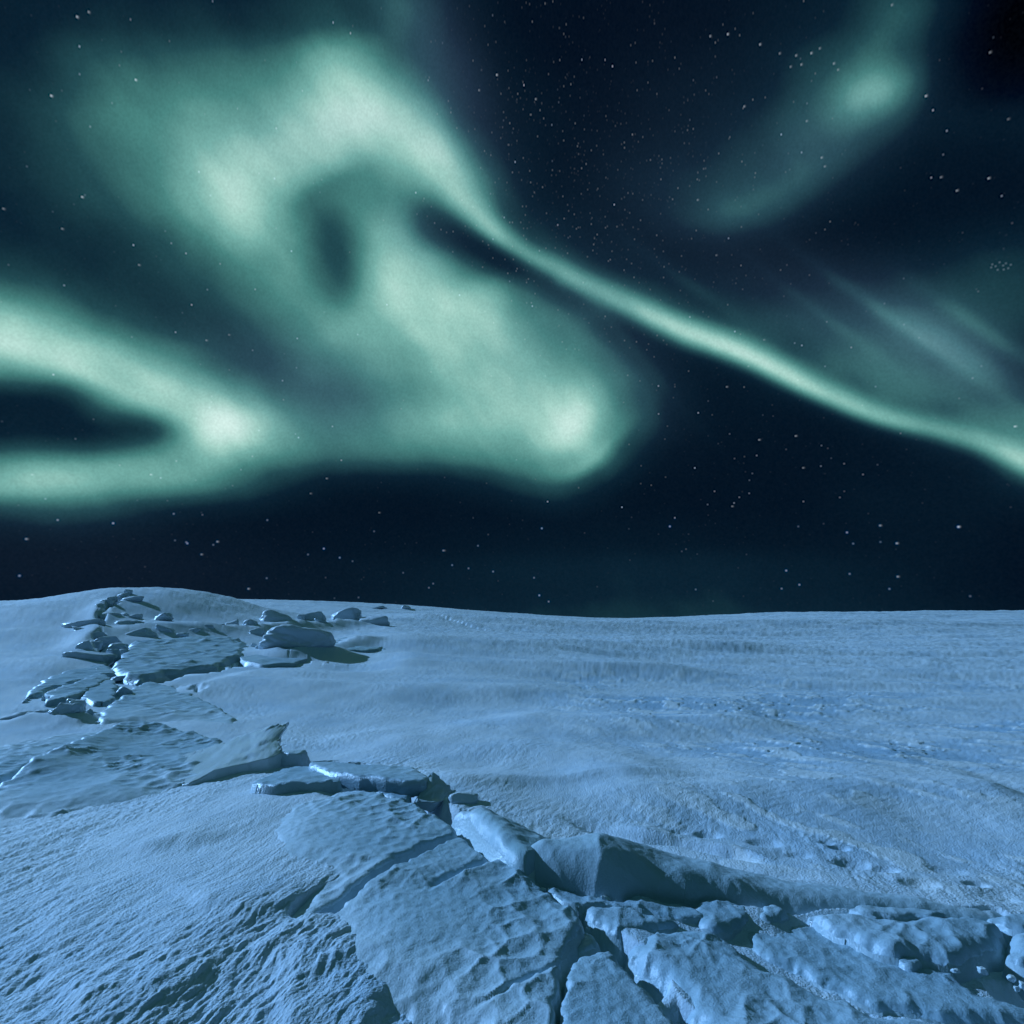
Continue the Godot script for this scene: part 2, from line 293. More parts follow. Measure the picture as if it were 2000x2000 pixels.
	spots(glow, [-21.35, 15.56, 1.69, 2.07, 0.05, 0.02, -10.3, 21.66, 2.23, 1.34, -0.46, 0.03, -24.38, -1.47, 2.87, 1.23, -0.16, 0.06, 5.36, -1.85, 1.52, 2.69, -0.31, 0.05, 4.26, -4.1, 2.26, 1.08, 0.35, 0.1, -9.04, 11.14, 1.49, 1.65, -0.68, 0.04, -2.89, 7.49, 2.14, 1.71, -0.42, 0.04, 25.95, 21.9, 1.43, 0.89, 0.12, 0.18, 17.89, 14.79, 3.48, 1.08, 0.13, 0.08, 33.72, 4.33, 2.94, 0.52, -0.64, 0.14, 30.04, 6.2, 3.39, 0.45, -0.66, 0.06, 34.92, 2.53, 3.3, 0.44, -0.68, 0.06, -34.68, -1.48, 4.49, 0.97, -0.18, 0.03, -28.1, -2.29, 1.04, 0.88, -0.25, -0.1, -4.93, 13.57, 2.45, 0.98, -0.59, -0.03, 26.93, 8.27, 4.97, 0.34, -0.64, 0.06, 36.31, 4.84, 3.93, 0.39, -0.65, 0.1, 24.84, 6.75, 4.71, 0.31, -0.64, 0.05, 31.59, 4.97, 4.12, 0.3, -0.66, 0.06, 13.4, 10.25, 4.5, 0.37, -0.59, 0.05, 9.39, 5.35, 6.43, 0.34, -0.85, 0.03, -4.93, 13.57, 2.04, 0.82, -0.59, -0.08, 21.16, 16.49, 3.36, 0.97, 0.46, 0.08, -4.8, 18.51, 1.95, 0.86, -0.79, 0.12])
	spots(veil, [-3.47, 22.44, 1.87, 5.61, 0.34, 0.4, 9.69, 2.77, 1.96, 4.35, 0.61, 0.35, -19.28, 3.13, 4.99, 2.5, -0.27, 0.5, -14.43, -0.29, 3.9, 2.6, 0, 0.4, -7.04, 13.55, 2.44, 1.63, -0.49, 0.4, -14.73, 20.2, 5.95, 1.86, 0.2, 0.25, -5.75, 25.42, 2.16, 3.95, 0.43, 0.5, 23.03, 19.21, 3.95, 2.15, 0.48, 0.5, 28.28, 5.85, 9.22, 2.69, -0.5, 0.6, 33.7, 4.53, 4.41, 1.47, -0.62, 0.5, 11.72, 17.25, 5.82, 7.76, -0.03, 0.25, -34.24, -12.28, 11.57, 3.08, -0.17, 0.3, 5.82, 8.73, 5.08, 1.69, -0.54, 0.1, 2.38, 6.23, 2.59, 3.45, -0.68, 0.2])
	ribbon(0, [-7.95, 20.97, 1.89, 1.51, 0.81, 0, -5.63, 18.31, 1.33, 1.33, 0.86, 0.7, -3.61, 15.91, 1.12, 1.2, 0.86, 0.9, -1.53, 13.79, 0.92, 1.05, 0.83, 0.95, 0.82, 12.09, 0.85, 0.99, 0.71, 0.95, 4.06, 10.59, 0.86, 1, 0.67, 0.95, 9.28, 8.2, 0.91, 1.08, 0.71, 0.95, 14.49, 5.8, 0.94, 1.16, 0.93, 0.95, 19.56, 3.81, 0.89, 1.14, 0.98, 0.95, 24.52, 1.2, 0.8, 1.04, 0.91, 0.95, 29.23, -0.86, 0.77, 1.01, 0.74, 0.95, 33.62, -1.98, 0.82, 1.04, 0.62, 0.95, 36.42, -2.92, 0.86, 1.02, 0.74, 0.95, 40.12, -4.84, 0.9, 1.05, 0.91, 0.95, 43.59, -6.82, 0.86, 1.01, 0.83, 0.9])
	ribbon(0, [-41.64, 4.67, 1.34, 2.01, 0.8, 0.8, -37.98, 4.79, 1.26, 2.03, 0.9, 0.85, -34.54, 3.6, 1.25, 2.05, 0.9, 0.85, -31.25, 1.94, 1.18, 2.06, 0.88, 0.85, -28.1, 0.27, 1.07, 1.98, 0.88, 0.75, -25.61, -1.12, 1.14, 1.62, 0.88, 0.45, -23.23, -2.21, 1.25, 1.66, 0.9, 0])
	ribbon(0, [-42.74, -6.39, 1.18, 1.24, 0.7, 0.6, -38.99, -6, 1.09, 1.16, 0.74, 0.8, -34.65, -5.79, 1.22, 1.29, 0.76, 0.8, -30.32, -5.21, 1.42, 1.5, 0.72, 0.7, -26.88, -4.35, 1.63, 1.63, 0.64, 0.5, -24.46, -2.84, 1.81, 1.81, 0.7, 0])
	ribbon(0, [-17.12, 12.84, 1.18, 1.18, 0.42, 0, -16.06, 14.94, 1.17, 1.17, 0.36, 0.5, -14.59, 16.42, 1.08, 0.93, 0.34, 0.7, -12.6, 17.37, 1, 0.85, 0.4, 0.6, -10.46, 18.03, 0.93, 0.85, 0.48, 0.3, -8.92, 17.99, 0.93, 0.85, 0.5, 0])
	ribbon(0, [-15.57, 15.18, 1.32, 1.32, 0.3, 0.3, -14.47, 13.85, 1.74, 1.66, 0.28, 0.8, -13.79, 11.84, 1.78, 1.7, 0.28, 0.85, -13.96, 9.23, 1.65, 1.65, 0.31, 0.75, -14.68, 7.58, 1.24, 1.41, 0.38, 0.2])
	ribbon(0, [-8.48, 15.15, 1.36, 1.2, 0.26, 0, -6.68, 14.25, 1.37, 1.21, 0.2, 0.6, -4.43, 13.26, 1.31, 0.98, 0.15, 0.8, -0.9, 11.77, 1.25, 0.91, 0.1, 0.7, 2.77, 10.06, 1.09, 0.84, 0.08, 0.4])
	ribbon(0, [-10.27, 14.27, 1.04, 1.04, 0.6, 0, -10.07, 13.26, 1.13, 1.13, 0.68, 0.5, -9.16, 11.3, 1.65, 1.48, 0.78, 0.5, -7.81, 8.71, 1.85, 1.69, 0.74, 0.3, -5.94, 7.48, 1.71, 1.71, 0.72, 0])
	ribbon(0, [-0.26, 8.92, 2.97, 1.1, 0.5, 0, 3.25, 6.82, 3.01, 1.03, 0.46, 0.55, 6.8, 4.34, 3.04, 1.04, 0.42, 0.6, 9.49, 2.25, 2.62, 1.05, 0.36, 0.6, 11.02, 0.5, 1.75, 0.96, 0.26, 0.5])
	ribbon(0, [11.03, 0.33, 1.75, 0.88, 0.26, 0.4, 8.93, -1.89, 2.22, 0.76, 0.52, 0.8, 6.97, -4.22, 2.07, 0.76, 0.72, 0.8, 4.73, -5.5, 1.81, 0.82, 0.62, 0.8, 0.64, -4.87, 1.82, 1, 0.5, 0.4, -4.8, -3.96, 1.81, 1.17, 0.45, 0.25, -10.17, -3.67, 1.78, 1.34, 0.4, 0])
	var img_data := PackedFloat32Array()
	img_data.resize(SW * SH * 3)
	for j in SH:
		var el := 90.0 - (j + 0.5) / SH * 180.0
		var inside := j >= S_TOP and j < S_BOTTOM
		for i in SW:
			var at := j * SW + i
			var t := glow[at]
			var r := 0.004
			var g := 0.008
			var b := 0.015
			if el > -1.0:
				if inside and i >= S_LEFT and i < S_RIGHT:
					var cx := chx[at]
					var cy := chy[at]
					var streak := noise_b.get_noise_2d(cx * 5.0 + cy * 3.4, cy * 0.9 - cx * 0.6)
					var soft := noise_a.get_noise_2d((cx + cy) * 11.0, (cy - cx) * 7.0 + 90.0)
					t *= 1.0 + 0.02 * streak * smoothstep(0.05, 0.25, t) + 0.13 * soft
				r = tone(t, 0)
				g = tone(t, 1)
				b = tone(t, 2)
				var w := clampf(veil[at], 0.0, 1.0) * 0.5
				if w > 0.0:
					var s := 0.3 + 1.6 * minf(t, 1.0)
					r = lerpf(r, 0.055 * s, w)
					g = lerpf(g, 0.100 * s, w)
					b = lerpf(b, 0.190 * s, w)
			img_data[at * 3] = r
			img_data[at * 3 + 1] = g
			img_data[at * 3 + 2] = b
	var img := Image.create_from_data(SW, SH, false, Image.FORMAT_RGBF, img_data.to_byte_array())
	img.resize(SW * 2, SH * 2, Image.INTERPOLATE_CUBIC)
	add_stars(img)
	return ImageTexture.create_from_image(img)


var rng_trail := 1


func star(data: PackedFloat32Array, az: float, el: float, bright: float, tint: Vector3, trail: float) -> void:
	var w := SW * 2
	var h := SH * 2
	var x := (az / 360.0 + 0.5) * w
	var y := (0.5 - el / 180.0) * h
	# one texel, sharpened against the soft interpolation of the panorama
	var i := posmod(roundi(x), w)
	var j := clampi(roundi(y), 1, h - 2)
	for n in 5:
		var di: int = [0, 1, -1, 0, 0][n]
		var dj: int = [0, 0, 0, 1, -1][n]
		var add := bright * (1.5 if n == 0 else -0.16)
		if trail > 0.0 and n == (1 if rng_trail > 0 else 3):
			add = bright * trail
		var at := ((j + dj) * w + posmod(i + di, w)) * 3
		data[at] += add * tint.x
		data[at + 1] += add * tint.y
		data[at + 2] += add * tint.z


func add_stars(img: Image) -> void:
	var data := img.get_data().to_float32_array()
	var rng := RandomNumberGenerator.new()
	rng.seed = 77
	# grain of countless faint stars and airglow
	for j in range(400, 1040):
		for i in range(SW - 640, SW + 640):
			var at := (j * SW * 2 + i) * 3
			var g := 1.0 + (rng.randf() - 0.5) * 0.22
			var a := (rng.randf() - 0.5) * 0.0024
			data[at] = maxf(0.0, data[at] * g + a * 0.8)
			data[at + 1] = maxf(0.0, data[at + 1] * g + a)
			data[at + 2] = maxf(0.0, data[at + 2] * g + a * 1.3)
	for k in 12000:
		var az := rng.randf_range(-180.0, 180.0)
		var el := rad_to_deg(asin(rng.randf_range(0.0, 1.0)))
		var cluster := noise_a.get_noise_2d(az * 2.2, el * 2.2 + 400.0)
		if absf(az) < 60.0 and rng.randf() > 0.62 + cluster * 1.2:
			continue
		var m := pow(rng.randf(), 9.0)
		var cool := rng.randf()
		star(data, az, el, 0.008 + 0.5 * m, Vector3(0.68 + 0.25 * cool, 0.9, 1.25 - 0.15 * cool), 0.0)
	# the haze of small stars in the dark gap and the small open cluster
	for k in 1500:
		var az := rng.randfn(6.0, 9.0)
		var el := rng.randfn(36.0, 9.0)
		star(data, az, el, 0.012 + 0.16 * pow(rng.randf(), 4.0), Vector3(0.9, 0.93, 1.0), 0.0)
	var bright := [-37.83, 40.78, 0.9, -37.1, 41.35, 0.7, -33.34, 38.74, 1, -38.64, 35.91, 1, -35.84, 30.64, 0.9, -36.85, 28.29, 0.6, -40.39, 28.37, 0.6, -31.51, 27.35, 0.6, -1.59, 44.12, 0.9, -3.32, 43.15, 0.6, 2.31, 42.62, 0.7, 20.79, 44.52, 0.9, 19.22, 44.78, 0.7, 23.54, 43.45, 0.8, 35.6, 37.02, 0.9, 38.78, 30.84, 0.8, 40.42, 33.81, 0.5, 21.76, 40.08, 0.7, 26.79, 38.08, 0.6, 27.66, 35.47, 0.7, 27.88, 34.93, 0.6, 36.73, 30.8, 0.7, 35.84, 31.93, 0.6, 17.23, 34.73, 0.6, 34.14, 7.96, 1, 30.13, 7.12, 0.8, 29.94, 4.7, 0.7, 20.97, 15.96, 0.7, 23.83, 15.98, 0.7, 24.14, 13.44, 0.6, 18.54, 10.78, 0.6, 29.22, 8.54, 0.7, 38.11, 14.5, 0.9, 18.72, 20.44, 0.6, 20.55, 21.89, 0.5, -16.04, 13.25, 0.6, -24.04, 7.64, 0.7, -25.1, 6.59, 0.6, -21.55, 4.07, 0.7, -36.36, 6.97, 0.7, -17.22, 11.95, 0.5, -5.85, 7.59, 0.5, -11.48, 10.65, 0.5, -29.22, 12.35, 0.8, -36.56, 11.4, 0.6, -26.19, 23.06, 0.6, -24.56, 23.74, 0.5, 29.64, 40.45, 0.6, 27.72, 41.9, 0.8, 26.43, 42.07, 0.7, 25.16, 42.53, 0.6, 26.8, 41.51, 0.7, 28.38, 41.97, 0.6, 25.93, 41.57, 0.6, 29.37, 40.9, 0.7, 34.06, 42.69, 0.6, 39.95, 37.84, 0.6, 18.54, 30.61, 0.5, 21.97, 23.74, 0.5]
	for n in range(0, bright.size(), 3):
		star(data, bright[n], bright[n + 1], 0.6 * bright[n + 2] * bright[n + 2], Vector3(0.9, 1, 1.15), 0.4)
	var cluster := [38.25, 25.52, 38.41, 25.29, 38.66, 25.46, 38.81, 25.2, 39.05, 25.3, 39.13, 25, 38.47, 25.06, 38.87, 24.94, 39.28, 25.16, 38.15, 25.27]
	for n in range(0, cluster.size(), 2):
		star(data, cluster[n], cluster[n + 1], 0.17, Vector3(0.62, 0.8, 1.0), 0.0)
	img.set_data(SW * 2, SH * 2, false, Image.FORMAT_RGBF, data.to_byte_array())


# ---------------------------------------------------------------- materials
func relief(freq: float, octaves: int, seed_: int, kind: int, size: int) -> ImageTexture:
	var n := FastNoiseLite.new()
	n.seed = seed_
	n.noise_type = kind
	n.frequency = freq
	n.fractal_type = FastNoiseLite.FRACTAL_FBM
	n.fractal_octaves = octaves
	n.fractal_gain = 0.6
	return ImageTexture.create_from_image(n.get_seamless_image(size, size))


func setup_noise() -> void:
	noise_a.seed = 11
	noise_a.noise_type = FastNoiseLite.TYPE_SIMPLEX_SMOOTH
	noise_a.frequency = 0.01
	noise_a.fractal_type = FastNoiseLite.FRACTAL_FBM
	noise_a.fractal_octaves = 3
	noise_b.seed = 23
	noise_b.noise_type = FastNoiseLite.TYPE_SIMPLEX_SMOOTH
	noise_b.frequency = 0.1
	noise_b.fractal_type = FastNoiseLite.FRACTAL_FBM
	noise_b.fractal_octaves = 2
	noise_c.seed = 37
	noise_c.noise_type = FastNoiseLite.TYPE_SIMPLEX_SMOOTH
	noise_c.frequency = 1.0
	noise_c.fractal_type = FastNoiseLite.FRACTAL_RIDGED
	noise_c.fractal_octaves = 3
	noise_s.seed = 61
	noise_s.noise_type = FastNoiseLite.TYPE_SIMPLEX
	noise_s.frequency = 1.0
	noise_s.fractal_type = FastNoiseLite.FRACTAL_FBM
	noise_s.fractal_octaves = 4
	noise_s.fractal_gain = 0.62
	noise_s.fractal_lacunarity = 2.1
	rim_n.seed = 5
	rim_n.noise_type = FastNoiseLite.TYPE_CELLULAR
	rim_n.frequency = 1.0
	rim_n.cellular_distance_function = FastNoiseLite.DISTANCE_EUCLIDEAN
	rim_n.cellular_return_type = FastNoiseLite.RETURN_DISTANCE2_SUB
	rim_n.cellular_jitter = 0.95
	rim_n.fractal_type = FastNoiseLite.FRACTAL_NONE
	rim_n.domain_warp_enabled = true
	rim_n.domain_warp_type = FastNoiseLite.DOMAIN_WARP_SIMPLEX
	rim_n.domain_warp_amplitude = 0.9
	rim_n.domain_warp_frequency = 0.7
	rim_n.domain_warp_fractal_type = FastNoiseLite.DOMAIN_WARP_FRACTAL_NONE
	cell_n.seed = 5
	cell_n.noise_type = FastNoiseLite.TYPE_CELLULAR
	cell_n.frequency = 1.0
	cell_n.cellular_distance_function = FastNoiseLite.DISTANCE_EUCLIDEAN
	cell_n.cellular_return_type = FastNoiseLite.RETURN_DISTANCE
	cell_n.cellular_jitter = 0.95
	cell_n.fractal_type = FastNoiseLite.FRACTAL_NONE
	cell_n.domain_warp_enabled = true
	cell_n.domain_warp_type = FastNoiseLite.DOMAIN_WARP_SIMPLEX
	cell_n.domain_warp_amplitude = 0.9
	cell_n.domain_warp_frequency = 0.7
	cell_n.domain_warp_fractal_type = FastNoiseLite.DOMAIN_WARP_FRACTAL_NONE


func setup_materials() -> void:
	snow_mat = StandardMaterial3D.new()
	snow_mat.resource_name = "wind packed snow"
	snow_mat.vertex_color_use_as_albedo = true
	snow_mat.roughness = 0.75
	snow_mat.metallic_specular = 0.35
	snow_mat.uv1_triplanar = true
	snow_mat.uv1_world_triplanar = true
	snow_mat.uv1_scale = Vector3(0.9, 0.9, 0.9)
	snow_mat.heightmap_enabled = true
	snow_mat.heightmap_scale = 0.7
	snow_mat.heightmap_texture = relief(0.07, 4, 3, FastNoiseLite.TYPE_PERLIN, 1024)
	ice_mat = StandardMaterial3D.new()
	ice_mat.resource_name = "frosted lake ice"
	ice_mat.vertex_color_use_as_albedo = true
	ice_mat.roughness = 0.46
	ice_mat.metallic_specular = 0.5
	ice_mat.uv1_triplanar = true
	ice_mat.uv1_world_triplanar = true
	ice_mat.uv1_scale = Vector3(1.1, 1.1, 1.1)
	ice_mat.heightmap_enabled = true
	ice_mat.heightmap_scale = 0.28
	ice_mat.heightmap_texture = relief(0.08, 4, 8, FastNoiseLite.TYPE_PERLIN, 1024)
	edge_mat = ice_mat.duplicate()
	edge_mat.resource_name = "broken lake ice"
	edge_mat.roughness = 0.38
	edge_mat.heightmap_scale = 0.5
	edge_mat.uv1_scale = Vector3(0.6, 0.6, 0.6)
	edge_mat.backlight_enabled = true
	edge_mat.backlight = Color(0.20, 0.28, 0.30)
	clear_mat = StandardMaterial3D.new()
	clear_mat.resource_name = "clear wet ice"
	clear_mat.vertex_color_use_as_albedo = true
	clear_mat.roughness = 0.2
	clear_mat.metallic_specular = 0.6
	clear_mat.uv1_triplanar = true
	clear_mat.uv1_world_triplanar = true
	clear_mat.uv1_scale = Vector3(1.1, 1.1, 1.1)
	clear_mat.heightmap_enabled = true
	clear_mat.heightmap_scale = 0.35
	clear_mat.heightmap_texture = ice_mat.heightmap_texture
	clear_mat.backlight_enabled = true
	clear_mat.backlight = Color(0.34, 0.42, 0.44)


# ---------------------------------------------------------------- the lie of the land (x to the right, d away from the camera)
func ground_profile() -> void:
	var at := [-400.0, 0.0, 9.0, 14.0, 20.0, 30.0, 45.0, 70.0, 100.0, 118.0, 140.0, 200.0, 400.0]
	var up := [0.0, 0.0, 0.0, 0.06, 0.22, 0.62, 1.65, 3.55, 5.4, 6.1, 6.2, 5.0, 2.0]
	var raw := PackedFloat32Array()
	for i in 1601:
		var d := -400.0 + i * 0.5
		var k := 0
		while k < 11 and d > at[k + 1]:
			k += 1
		raw.append(lerpf(up[k], up[k + 1], (d - at[k]) / (at[k + 1] - at[k])))
	for pass_ in 2:
		var out := raw.duplicate()
		for i in range(6, 1595):
			var sum := 0.0
			var total := 0.0
			for j in range(-6, 7):
				var w := 0.5 + 0.5 * cos(PI * j / 6.0)
				sum += raw[i + j] * w
				total += w
			out[i] = sum / total
		raw = out
	glen = raw


func base_h(x: float, d: float) -> float:
	var q := clampf((d + 400.0) * 2.0, 0.0, 1599.0)
	var i := int(q)
	var h := lerpf(glen[i], glen[i + 1], q - i)
	for m in MOUNDS:
		var u: float = (x - m[0]) / m[3]
		var v: float = (d - m[1]) / m[4]
		var e := u * u + v * v
		if e < 16.0:
			h += m[2] * exp(-0.5 * e)
	return h


func polygon_field(poly: PackedVector2Array, step: float, margin: float) -> Dictionary:
	var lo := poly[0]
	var hi := poly[0]
	for p in poly:
		lo = lo.min(p)
		hi = hi.max(p)
	lo -= Vector2.ONE * margin
	hi += Vector2.ONE * margin
	var nx := int((hi.x - lo.x) / step) + 2
	var ny := int((hi.y - lo.y) / step) + 2
	var data := PackedFloat32Array()
	data.resize(nx * ny)
	var n := poly.size()
	for j in ny:
		for i in nx:
			var p := lo + Vector2(i, j) * step
			var best := 1e9
			for k in n:
				var a := poly[k]
				var e := poly[(k + 1) % n] - a
				var q := p - a
				var t := clampf(q.dot(e) / maxf(e.length_squared(), 1e-9), 0.0, 1.0)
				best = minf(best, (q - e * t).length_squared())
			data[j * nx + i] = sqrt(best) * (1.0 if Geometry2D.is_point_in_polygon(p, poly) else -1.0)
	return {"lo": lo, "step": step, "nx": nx, "ny": ny, "data": data, "hi": lo + Vector2(nx - 1, ny - 1) * step}


func field_at(f: Dictionary, x: float, d: float) -> float:
	var lo: Vector2 = f.lo
	var step: float = f.step
	var nx: int = f.nx
	var u := (x - lo.x) / step
	var v := (d - lo.y) / step
	if u < 0.0 or v < 0.0 or u >= nx - 1 or v >= f.ny - 1:
		return -9.0
	var i := int(u)
	var j := int(v)
	var a := j * nx + i
	var data: PackedFloat32Array = f.data
	return lerpf(lerpf(data[a], data[a + 1], u - i), lerpf(data[a + nx], data[a + nx + 1], u - i), v - j)


func points(list: Array) -> PackedVector2Array:
	var out := PackedVector2Array()
	for n in range(0, list.size(), 2):
		out.append(Vector2(list[n], list[n + 1]))
	return out


func zone(drop: float, ramp: float, list: Array) -> void:
	var poly := points(list)
	var f := polygon_field(poly, 0.1, 0.6)
	f.drop = drop
	f.ramp = ramp
	f.wob = minf(0.14, ramp)
	zones.append(f)


func zone_drop(x: float, d: float) -> float:
	var out := 0.0
	for f in zones:
		var lo: Vector2 = f.lo
		var hi: Vector2 = f.hi
		if x > lo.x and x < hi.x and d > lo.y and d < hi.y:
			var s: float = field_at(f, x, d) + f.wob * (noise_b.get_noise_2d(x * 14.0, d * 14.0) + 0.9 * noise_a.get_noise_2d(x * 70.0, d * 70.0))
			var t := smoothstep(-0.04, f.ramp, s)
			out = maxf(out, t * f.drop)
	return out


# line features in the snow: drifts with a crest, and grooves
var drifts: Array = []


func drift(amount: float, wide_far: float, wide_near: float, list: Array) -> void:
	var poly := points(list)
	var lo := poly[0]
	var hi := poly[0]
	for p in poly:
		lo = lo.min(p)
		hi = hi.max(p)
	var m := maxf(wide_far, wide_near) * 3.0
	drifts.append([lo - Vector2.ONE * m, hi + Vector2.ONE * m, amount, wide_far, wide_near, poly])


func line_at(poly: PackedVector2Array, p: Vector2) -> Vector3:
	# distance, side (+1 on the far side of a line that runs to the right), share of the way along
	var best := 1e9
	var side := 1.0
	var along := 0.0
	var n := poly.size() - 1
	for k in n:
		var a := poly[k]
		var e := poly[k + 1] - a
		var q := p - a
		var t := clampf(q.dot(e) / e.length_squared(), 0.0, 1.0)
		var l := (q - e * t).length_squared()
		if l < best:
			best = l
			side = signf(e.cross(q))
			along = (k + t) / n
	return Vector3(sqrt(best), side, along)


func drift_h(x: float, d: float) -> float:
	var h := 0.0
	for f in drifts:
		if x > f[0].x and d > f[0].y and x < f[1].x and d < f[1].y:
			var wob: float = f[4] * 0.45
			var fr: float = 16.0 / maxf(f[4], 0.25)
			var q := line_at(f[5], Vector2(x + wob * noise_a.get_noise_2d(x * fr, d * fr), d + wob * noise_a.get_noise_2d(x * fr * 0.6, d * fr + 70.0)))
			var ends := smoothstep(0.0, 0.22, q.z) * smoothstep(0.0, 0.22, 1.0 - q.z)
			if q.y > 0.0:
				h += f[2] * ends * exp(-q.x / f[3])
			else:
				h += f[2] * ends * exp(-(q.x / f[4]) * (q.x / f[4]))
	return h


# small pits pressed into the crust: x, d, radius, depth
const DENTS := [[2.47, 5.64, 0.04, 0.02], [2.52, 5.53, 0.05, 0.04], [2.44, 5.19, 0.09, 0.04], [2.61, 5.09, 0.07, 0.04], [2.7, 4.81, 0.08, 0.03], [3.11, 4.86, 0.05, 0.04], [1.98, 5.64, 0.09, 0.03], [1.73, 5.35, 0.11, 0.02], [2.13, 5.35, 0.06, 0.02], [1.59, 5.83, 0.08, 0.03], [1.36, 5.86, 0.05, 0.02], [3.09, 5.14, 0.09, 0.02], [3.1, 4.66, 0.1, 0.02]]


func dents(x: float, d: float) -> float:
	var out := 0.0
	if x > 0.0 and d > 4.0 and d < 8.0:
		for p in DENTS:
			var u: float = (x - p[0]) / p[2]
			var v: float = (d - p[1]) / p[2]
			var e := u * u * 0.55 + v * v
			if e < 9.0:
				out += p[3] * exp(-e * e)
	return out


func snow_h(x: float, d: float) -> float:
	var r := sqrt(x * x + d * d)
	var h := base_h(x, d)
	var far := smoothstep(7.0, 22.0, d)
	h += drift_h(x, d)
	# long drifts that lie across the view, softer further off
	h += far * (0.13 * noise_a.get_noise_2d(x * 5.0 + d * 2.0, d * 24.0 + 50.0) * (1.0 + r * 0.012) + 0.035 * noise_a.get_noise_2d(x * 22.0, d * 70.0))
	h += 0.05 * noise_a.get_noise_2d(x * 45.0, d * 30.0 + 200.0) * (1.0 - 0.6 * far)
	# sastrugi: wind ripples that run away from the camera and lean right
	var u := x - 0.24 * d + 0.10 * noise_a.get_noise_2d(x * 80.0, d * 80.0)
	var patch := 0.45 + 1.1 * smoothstep(-0.35, 0.4, noise_a.get_noise_2d(x * 45.0 + 900.0, d * 30.0))
	var k := 1.0 - smoothstep(24.0, 60.0, r)
	# on the right and far flats the ripples lie across, rising a little to the right
	var flats := smoothstep(-2.0, 2.5, x + (d - 8.0) * 0.12) * smoothstep(4.8, 7.0, d)
	if flats > 0.0:
		var al := x * 0.92 + d * 0.38
		var ac := d * 0.92 - x * 0.38
		h += flats * (0.0055 * (1.0 - smoothstep(22.0, 45.0, r)) * noise_s.get_noise_2d(al * 2.6, ac * 7.5) + 0.011 * smoothstep(12.0, 30.0, r) * noise_s.get_noise_2d(al * 0.9, ac * 2.4))
	var calm := 1.0 - 0.7 * smoothstep(7.5, 10.0, d) * (1.0 - crust_at(x, d))
	h += (0.003 + 0.0045 * k * calm) * patch * (1.0 - 0.8 * flats) * noise_s.get_noise_2d(u * 6.5, d * 2.2)
	if r < 16.0:
		h += 0.0026 * (1.0 - smoothstep(9.0, 16.0, r)) * (1.0 - flats) * (patch + (0.5 if x < -0.5 else 0.0) * smoothstep(-0.3, -1.3, x)) * noise_s.get_noise_2d(u * 17.0 + 30.0, d * 6.5)
	if r < 18.0:
		# sharp little crests
		var c := (1.0 - smoothstep(9.0, 18.0, r)) * (0.4 + 0.6 * smoothstep(1.0, -1.5, x))
		h += 0.0036 * c * (1.0 - flats) * patch * noise_c.get_noise_2d(u * 10.0, d * 3.6 + 20.0)
	if r > 20.0:
		h += smoothstep(20.0, 40.0, r) * (0.02 * noise_s.get_noise_2d(x * 1.3, d * 0.6) + 0.012 * noise_b.get_noise_2d(x * 4.0, d * 3.0))
	h -= dents(x, d)
	# crusty lumps on the right-hand flats
	h += 0.019 * crust_at(x, d) * lump_at(x, d)
	return h


func crust_at(x: float, d: float) -> float:
	var c := smoothstep(0.2, 3.5, x + (d - 8.0) * 0.06) * smoothstep(4.6, 5.6, d) * (1.0 - smoothstep(15.0, 26.0, d))
	if c <= 0.0:
		return 0.0
	return c * smoothstep(-0.3, 0.25, noise_a.get_noise_2d(x * 10.0 + 40.0, d * 22.0))


func lump_at(x: float, d: float) -> float:
	var n := noise_b.get_noise_2d((x + 0.6 * d) * 19.0, (d - 0.3 * x) * 8.5)
	return smoothstep(0.1, 0.34, n + 0.22 * noise_s.get_noise_2d(x * 3.5, d * 1.8))


func snow_color(x: float, d: float) -> Color:
	var c := Color(0.80, 0.86, 0.91)
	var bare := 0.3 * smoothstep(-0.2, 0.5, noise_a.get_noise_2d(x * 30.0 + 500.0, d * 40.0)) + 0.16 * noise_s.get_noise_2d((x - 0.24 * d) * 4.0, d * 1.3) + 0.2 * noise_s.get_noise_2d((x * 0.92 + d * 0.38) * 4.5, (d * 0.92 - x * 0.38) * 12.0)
	bare += 0.4 * smoothstep(5.4, 3.2, d)      # near crust: vignette and deeper foreground shade painted into its colour
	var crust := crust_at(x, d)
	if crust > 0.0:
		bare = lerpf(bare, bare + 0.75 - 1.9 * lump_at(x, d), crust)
	return c.lerp(Color(0.47, 0.64, 0.80), clampf(bare, -0.15, 1.0))


